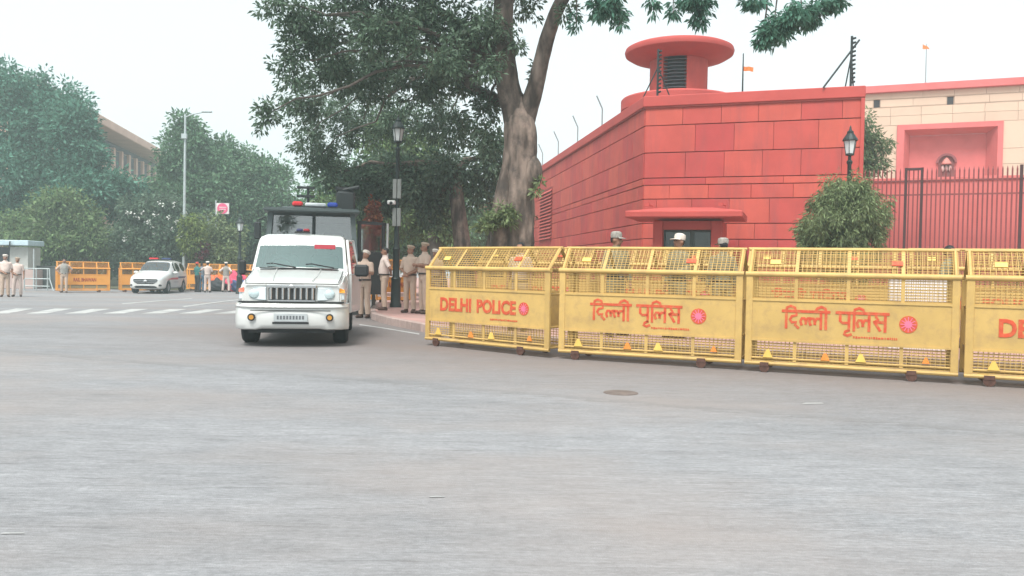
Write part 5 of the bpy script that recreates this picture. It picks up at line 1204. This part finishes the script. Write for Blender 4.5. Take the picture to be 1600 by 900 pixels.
def tree(name, base, blobs, label, trunk_r, leafm, n_cl, per, ls, lw, spread, barkm=None, cat='tree', group=None, trunk_top=None, droop=.35, seed=1, shell=.5, limbs=True):
    random.seed(seed); e = empty(name, base, 0, label, cat, group); bl = [(b[0] - base[0], b[1] - base[1], b[2] - base[2], b[3], b[4], b[5]) for b in blobs]
    cx = sum(b[0] for b in bl) / len(bl); cy = sum(b[1] for b in bl) / len(bl); zlo = min(b[2] - b[5] * .5 for b in bl); zhi = max(b[2] for b in bl)
    tt = trunk_top if trunk_top else Vector((cx * .35, cy * .35, max(.4, zlo + .25 * (zhi - zlo)))); mb = MB()
    mb.tube([(0, 0, -.05), (0, 0, .15), tuple(Vector(tt) * .5 + Vector((.05 * trunk_r, 0, 0))), tuple(tt)], [trunk_r * 1.5, trunk_r * 1.12, trunk_r * .92, trunk_r * .72], 10, jitter=.07); mb.build('trunk', barkm or BARKD, e, smooth=True)
    if limbs:
        mb = MB()
        for b in bl: limb(mb, tt, (b[0], b[1], b[2]), trunk_r * .5, trunk_r * .10)
        mb.build('limbs', barkm or BARKD, e, smooth=True)
    leaf_mesh('crown', leaves(bl, n_cl, per, ls, lw, spread, droop, shell, seed), leafm, e); return e
def B(px, py, Y, rx, rz=None, ry=None):     # a clump of the crown: image column and row, depth, half sizes in pixels of the photograph
    p = at(px, py, Y); k = Y / FPX; rz = rz or rx; return (p.x, p.y, p.z, rx * k, (ry or rx) * k, rz * k)
# ---------------- the big tree behind the barricades
Yb = 18.5
tb = on(800, Yb, .15); big = empty('big_tree', tb, 0, 'big old tree with thick pale trunk and forked limbs behind the yellow barricades', 'tree')
def TP(px, py, Y=Yb): return at(px, py, Y) - tb
def trunk(path, name, n=28, jit=.10, m_=None, rid=7, ins=None):
    P_ = [(TP(a, b, c), d * c / FPX) for a, b, c, d in path]; pts = []; rs = []
    for i in range(len(P_) - 1):
        p0, p1, p2, p3 = [P_[min(max(j, 0), len(P_) - 1)] for j in (i - 1, i, i + 1, i + 2)]; k = max(3, int((p2[0] - p1[0]).length / .09))
        for j in range(k + (i == len(P_) - 2)):
            t = j / k; f = lambda A, B_, C_, D_: .5 * ((2 * B_) + (C_ - A) * t + (2 * A - 5 * B_ + 4 * C_ - D_) * t * t + (3 * B_ - A - 3 * C_ + D_) * t ** 3)
            pts.append(f(p0[0], p1[0], p2[0], p3[0])); rs.append(max(.004, f(p0[1], p1[1], p2[1], p3[1])))
    mb = MB().tube(pts, rs, n); off = len(path) * 3.7 + path[0][0] * .01
    for i in range(len(pts)):
        for k in range(n):
            v = Vector(mb.v[i * n + k]); d = v - pts[i]; a = 2 * math.pi * k / n
            q = noise.noise(Vector((math.cos(a) * rid * .35 + off, math.sin(a) * rid * .35, v.z * .9))) + .5 * noise.noise(Vector((math.cos(a) * rid + off, math.sin(a) * rid, v.z * 3.0))) + .22 * noise.noise(v * 14)
            mb.v[i * n + k] = tuple(pts[i] + d * (1 + jit * 1.6 * q))
    return mb.build(name, m_ or BARK, big, smooth='all')
trunk([(800, 520, Yb, 46), (800, 470, Yb, 36), (804, 400, Yb, 31), (808, 330, Yb, 28), (811, 280, Yb, 26), (813, 230, Yb, 25), (812, 195, Yb, 24), (810, 160, Yb, 15), (808, 140, Yb, 4)], 'trunk', 48, .085, None, 9)
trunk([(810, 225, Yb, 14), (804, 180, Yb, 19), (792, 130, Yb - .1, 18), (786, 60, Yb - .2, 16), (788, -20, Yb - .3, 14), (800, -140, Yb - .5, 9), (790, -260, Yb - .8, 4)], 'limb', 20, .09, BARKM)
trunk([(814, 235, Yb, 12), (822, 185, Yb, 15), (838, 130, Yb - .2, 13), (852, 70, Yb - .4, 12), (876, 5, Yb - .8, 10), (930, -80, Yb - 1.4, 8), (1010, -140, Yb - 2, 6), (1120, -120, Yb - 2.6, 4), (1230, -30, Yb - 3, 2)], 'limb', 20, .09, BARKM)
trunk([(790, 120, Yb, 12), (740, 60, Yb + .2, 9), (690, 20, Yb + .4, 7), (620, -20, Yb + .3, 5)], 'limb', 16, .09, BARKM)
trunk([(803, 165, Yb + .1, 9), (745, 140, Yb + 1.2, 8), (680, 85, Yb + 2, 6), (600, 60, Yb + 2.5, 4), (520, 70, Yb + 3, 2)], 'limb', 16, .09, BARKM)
trunk([(826, 300, Yb - .1, 6), (832, 280, Yb - .15, 14), (832, 258, Yb - .15, 13), (822, 236, Yb, 5)], 'burl', 20, .14)
trunk([(796, 240, Yb - .15, 6), (786, 300, Yb - .2, 12), (782, 350, Yb - .2, 14), (779, 400, Yb - .2, 16), (774, 480, Yb - .2, 20)], 'buttress', 24, .14)
bb = [B(425, 8, 17, 32, 22), B(470, 25, 17.5, 45, 32), B(455, 95, 17.4, 28, 40), B(418, 178, 17.2, 20, 26), B(475, 165, 22, 42, 42), B(500, 60, 18, 55, 45), B(560, 20, 18.5, 70, 45), B(560, 110, 22, 60, 48), B(540, 190, 26, 55, 42),
      B(640, 20, 18.5, 70, 50), B(630, 105, 24, 65, 44), B(620, 185, 27, 50, 40), B(700, 40, 18.2, 60, 52), B(715, 120, 21, 45, 45), B(748, 60, 18.6, 38, 50), B(690, 190, 26, 45, 36), B(500, 245, 26, 32, 36), B(480, 215, 25, 30, 30),
      B(760, 170, 19.2, 30, 42), B(768, 105, 17.5, 24, 30), B(758, 40, 17.6, 30, 30), B(805, 62, 18.0, 18, 22), B(770, 215, 18.6, 20, 26), B(520, 120, 19, 44, 36), B(580, 128, 19.5, 44, 34), B(665, 135, 19.5, 40, 34), B(450, 140, 18, 24, 30), B(720, 200, 20, 30, 30), B(600, 60, 17.5, 60, 40), B(690, 90, 17.6, 44, 34), B(560, -60, 18, 120, 50, 100), B(700, -80, 18.5, 130, 50, 110), B(830, -110, 18, 120, 55, 110), B(960, -110, 16.8, 110, 45, 90), B(1120, -110, 16, 110, 45, 80), B(820, 10, 18.9, 26, 24), B(890, 12, 17.5, 17, 18), B(835, 110, 18.9, 14, 18)]
leaf_mesh('crown', leaves([(b[0] - tb.x, b[1] - tb.y, b[2] - tb.z, *b[3:]) for b in bb], 3000, 25, .120, .046, .17, .55, .45, 21), LF_DARK, big)
hang = [B(948, 8, 16.6, 24, 20), B(968, 28, 16.6, 12, 20), B(1092, 20, 16.2, 12, 28), B(1085, 2, 16.2, 26, 10), B(1018, 8, 16.4, 8, 16), B(1052, 10, 16.4, 5, 18), B(1195, 62, 15.8, 17, 16), B(1212, 40, 15.8, 26, 22), B(1250, 22, 15.7, 36, 20), B(1300, 4, 15.6, 24, 12), B(1180, 4, 15.9, 20, 8), B(900, 32, 17.2, 9, 20)]
leaf_mesh('hanging_foliage', leaves([(b[0] - tb.x, b[1] - tb.y, b[2] - tb.z, *b[3:]) for b in hang], 340, 15, .14, .045, .11, 1.0, .1, 22), LF_TEAL, big)
random.seed(5); mb = MB()
for b in hang: limb(mb, Vector((b[0], b[1], b[2] + 1.6)) - tb, Vector((b[0], b[1], b[2] - b[5] * .6)) - tb, .03, .008, 0, 5, 5, .05)
for b in bb[:19]: limb(mb, TP(790, 90), Vector(b[:3]) - tb, .055, .012, .1, 6, 9, .07)
stuff(mb.build('branches', BARKD, big, smooth=True))
sp = [B(790, 335, 17.9, 20, 16), B(770, 345, 17.9, 14, 12), B(842, 282, 18.1, 5, 6), B(838, 300, 18.1, 5, 5), B(758, 352, 17.8, 10, 8)]
leaf_mesh('trunk_sprouts', leaves([(b[0] - tb.x, b[1] - tb.y, b[2] - tb.z, *b[3:]) for b in sp], 80, 12, .12, .05, .09, .3, .1, 23), LF_BUSH, big)
# ---------------- neighbours along the pavement
G_ = 'trees along the pavement'
t2 = on(732, 27.6, .15)
tree('street_tree', t2, [B(700, 265, 27.6, 45, 40), B(650, 285, 28, 50, 45), B(755, 285, 28, 30, 40), B(610, 270, 28.5, 48, 42), B(560, 285, 28, 36, 36), B(590, 320, 28.5, 34, 24), B(680, 330, 28.5, 30, 30), B(770, 240, 27.6, 30, 40), B(520, 270, 28, 30, 30)], 'dark tree with slim leaning trunk left of the big pale trunk', .30, LF_DARK, 1150, 15, .17, .07, .30, BARK, group=G_, trunk_top=at(708, 265, 27.6) - t2, seed=31, droop=.45)
t3 = on(752, 29, .15)
tree('street_tree', t3, [B(790, 290, 29, 29, 40), B(815, 330, 30, 14, 24), B(775, 330, 29.5, 14, 26), B(745, 300, 30, 18, 24)], 'thin tree leaning out between the big trunk and its left neighbour', .24, LF_MID, 260, 14, .15, .06, .28, BARK, group=G_, trunk_top=at(778, 330, 29) - t3, seed=32)
t4 = on(693, 35, .15)
tree('street_tree', t4, [B(640, 250, 35, 60, 45), B(700, 300, 35, 30, 40), B(620, 330, 36, 60, 40), B(670, 350, 36, 40, 30), B(560, 330, 37, 45, 36), B(520, 320, 37, 28, 34), B(600, 215, 35, 45, 40), B(700, 355, 35, 30, 24)], 'lighter green tree standing behind the lamp post', .26, LF_OLIVE, 1300, 14, .20, .085, .36, BARKD, group=G_, seed=33)
t5 = on(560, 42, 0)
tree('street_tree', t5, [B(590, 300, 42, 70, 60), B(660, 320, 44, 70, 60), B(540, 335, 42, 45, 40), B(720, 350, 46, 60, 40), B(500, 300, 42, 26, 36), B(620, 370, 44, 70, 26), B(690, 375, 44, 60, 22)], 'broad tree farther back, filling the gap behind van and lamp', .34, LF_MID, 1300, 13, .26, .12, .46, BARKD, group=G_, seed=34)
# rust coloured climber behind the van door
tr = on(584, 27, .15); tree('rust_leaved_sapling', tr, [B(583, 332, 27, 7, 14), B(588, 352, 27, 8, 16), B(584, 318, 27, 4, 8)], 'slender rust-red leaved sapling behind the open van door', .05, LF_RUST, 60, 12, .14, .07, .14, BARKD, cat='sapling', seed=35, limbs=False)
# ---------------- trees on the left
GL2 = 'trees behind the orange barricades'
ls, lw_ = .30, .15
tree('park_tree', on(20, 60, 0), [B(20, 150, 60, 60, 45), B(80, 190, 60, 60, 50), B(10, 230, 60, 60, 60), B(60, 260, 59, 60, 50), B(20, 320, 59, 60, 50), B(110, 165, 61, 30, 34), B(66, 130, 61, 18, 20), B(0, 120, 60, 30, 24)], 'tall cool green tree at the far left edge', .5, LF_TEAL, 1900, 14, ls, lw_, .55, group=GL2, seed=41)
tree('park_tree', on(140, 58, 0), [B(112, 195, 58, 36, 45), B(132, 250, 58, 36, 36), B(160, 296, 58, 34, 26), B(120, 300, 57, 50, 40), B(128, 205, 58, 22, 22), B(196, 322, 59, 32, 24), B(182, 285, 58, 24, 20), B(205, 305, 59, 24, 20), B(150, 240, 58, 12, 10)], 'tall dark tree before the sandstone block, left of the road light', .45, LF_TEAL, 1700, 14, ls, lw_, .55, group=GL2, seed=42)
tree('park_tree', on(100, 55, 0), [B(80, 335, 54, 42, 34), B(120, 355, 54, 48, 34), B(60, 370, 54, 40, 26), B(145, 375, 54, 40, 22), B(105, 318, 54, 36, 24), B(20, 360, 55, 36, 30), B(100, 385, 54, 60, 16)], 'low spreading olive tree above the sentry cabin and lettered barricade', .30, LF_OLIVE, 1300, 14, .27, .13, .48, group=GL2, seed=43)
tree('park_tree', on(290, 64, 0), [B(290, 200, 64, 28, 22), B(300, 240, 64, 46, 36), B(268, 272, 64, 26, 28), B(250, 300, 63, 22, 22), B(330, 275, 64, 50, 40), B(292, 305, 63, 44, 38), B(345, 240, 65, 26, 26), B(350, 310, 63, 40, 40)], 'tall tree rising behind the grey road light', .42, LF_MID, 1700, 14, ls, lw_, .58, group=GL2, seed=44)
tree('park_tree', on(400, 66, 0), [B(375, 270, 66, 36, 40), B(405, 290, 66, 40, 40), B(430, 275, 66, 30, 28), B(440, 320, 65, 34, 34), B(390, 340, 65, 45, 36), B(425, 365, 65, 45, 26), B(462, 345, 65, 26, 40), B(355, 360, 65, 36, 30)], 'rounded tree above the dark van roof, left of the sky gap', .42, LF_MID, 1600, 14, ls, lw_, .58, group=GL2, seed=45)
fs_ = on(240, 54, 0)
fl = tree('flowering_shrub', fs_, [B(220, 330, 54, 34, 26), B(255, 325, 54, 34, 26), B(240, 365, 53.5, 54, 30), B(285, 350, 54, 30, 26), B(205, 370, 54, 26, 30), B(270, 385, 53.5, 45, 22), B(215, 395, 54, 36, 20)], 'dark shrub tree with white blossoms behind the parked white car', .2, LF_DARK, 1000, 14, .26, .12, .42, cat='shrub', group=GL2, seed=46)
g_ = np.random.default_rng(9); Vf = []
for (px, py) in ((199, 333), (205, 334), (222, 333), (228, 347), (232, 347), (238, 352), (240, 366), (204, 361), (195, 371), (196, 374), (257, 365), (268, 358), (244, 335), (262, 340), (276, 347), (281, 371), (284, 374), (248, 318), (255, 322), (215, 340), (272, 320), (290, 333), (300, 345)):
    c = np.array(at(px, py, 52.4) - fs_)
    for _ in range(9):
        a = g_.normal(size=3); a /= np.linalg.norm(a); b_ = np.cross(a, g_.normal(size=3)); b_ /= np.linalg.norm(b_); q = c + g_.normal(size=3) * .07
        Vf += [q, q + a * .06 + b_ * .05, q + a * .14, q + a * .06 - b_ * .05]
leaf_mesh('blossoms', np.array(Vf), mat('blossom_white', (.78, .78, .74), .6, transl=.3), fl)
tree('yellow_shrub', on(303, 52.5, 0), [B(300, 355, 52, 13, 20), B(305, 380, 52, 13, 18), B(296, 378, 52, 12, 18)], 'bright yellow-green shrub right of the white-blossomed one', .10, LF_YEL, 240, 13, .24, .10, .34, cat='shrub', group=GL2, seed=47, droop=.9)
tree('hedge_shrub', on(345, 54, 0), [B(335, 365, 54, 24, 26), B(360, 375, 54, 20, 28), B(325, 395, 53.5, 24, 18), B(350, 400, 53.5, 30, 16)], 'green shrub below the pink sign board', .16, LF_BUSH, 520, 13, .24, .11, .40, cat='shrub', group=GL2, seed=48)
tree('red_shrub', on(317, 52, 0), [B(317, 388, 52, 6, 8), B(316, 398, 52, 6, 8)], 'small dark red leaved shrub between yellow shrub and hedge', .05, leaf_mat('leaf_red', (.16, .03, .045)), 40, 12, .18, .08, .2, cat='shrub', seed=49, limbs=False)
# dense dark understorey that closes the view under the crowns
ub = []
for px in range(-60, 480, 30): ub.append(B(px, 395, 72, 26, 40))
us = leaf_mesh('understorey', leaves(ub, 2200, 13, .40, .22, .7, .3, .1, 50), LF_DARK, None); stuff(us); tag(us, 'dark mass of shrubs under the left trees', 'shrubs')
ub = []
for px in range(470, 860, 26): ub.append(B(px, 392, 60, 24, 30))
us = leaf_mesh('understorey', leaves(ub, 1300, 13, .34, .18, .6, .3, .1, 51), LF_DARK, None); stuff(us); tag(us, 'dark mass of shrubs far down the street behind lamp post and van', 'shrubs')
# ---------------- round bush and small tree on the right
rbp = on(1316, 20, .15)
bush = empty('round_bush', rbp, 0, 'dense round green bush with drooping foliage before the red wall end', 'bush')
bl = [B(1318, 325, 20, 52, 44), B(1300, 350, 20, 52, 44), B(1340, 345, 20, 46, 46), B(1315, 390, 20, 66, 50), B(1310, 300, 20, 30, 20), B(1335, 300, 20, 28, 18)]
bl = [(b[0] - rbp.x, b[1] - rbp.y, b[2] - rbp.z, *b[3:]) for b in bl]
leaf_mesh('foliage', leaves(bl, 760, 60, .115, .026, .13, 1.2, .62, 61, 1.4), LF_BUSH, bush)
MB().tube([(0, 0, -.02), (.03, 0, .6), (0, 0, 1.5)], [.12, .09, .05], 8).build('stem', BARKD, bush)
tree('pale_tree', on(1352, 33, 0), [B(1350, 190, 33, 12, 16), B(1355, 220, 33, 22, 20), B(1345, 245, 33, 18, 20), B(1380, 228, 33, 18, 9), B(1368, 255, 33, 22, 16), B(1340, 270, 33, 20, 20)], 'light feathery tree between the red wall end and beige building', .12, LF_LIGHT, 330, 12, .17, .055, .30, cat='tree', seed=62, shell=.2)
# bare twig poking above the left tree
# ================================================================== haze
def haze():
    mb = MB().box(((XN + XP) / 2, (YN + YP) / 2, 12.5), (XP - XN + 8, YP - YN + 8, 28.0)); o = mb.build('haze', None or mat('haze_tmp', (1, 1, 1))); M = bpy.data.materials.new('haze'); M.use_nodes = True; n = M.node_tree.nodes; n.remove(n['Principled BSDF'])
    v = n.new('ShaderNodeVolumePrincipled'); v.inputs['Color'].default_value = (0.82, 0.97, 0.97, 1); v.inputs['Density'].default_value = HAZE_D; v.inputs['Anisotropy'].default_value = 0.2
    M.node_tree.links.new(v.outputs[0], n['Material Output'].inputs['Volume']); o.data.materials.clear(); o.data.materials.append(M); stuff(o); tag(o, 'pale haze filling the air over the whole street', 'haze')
HAZE_D = 0.0022
haze()
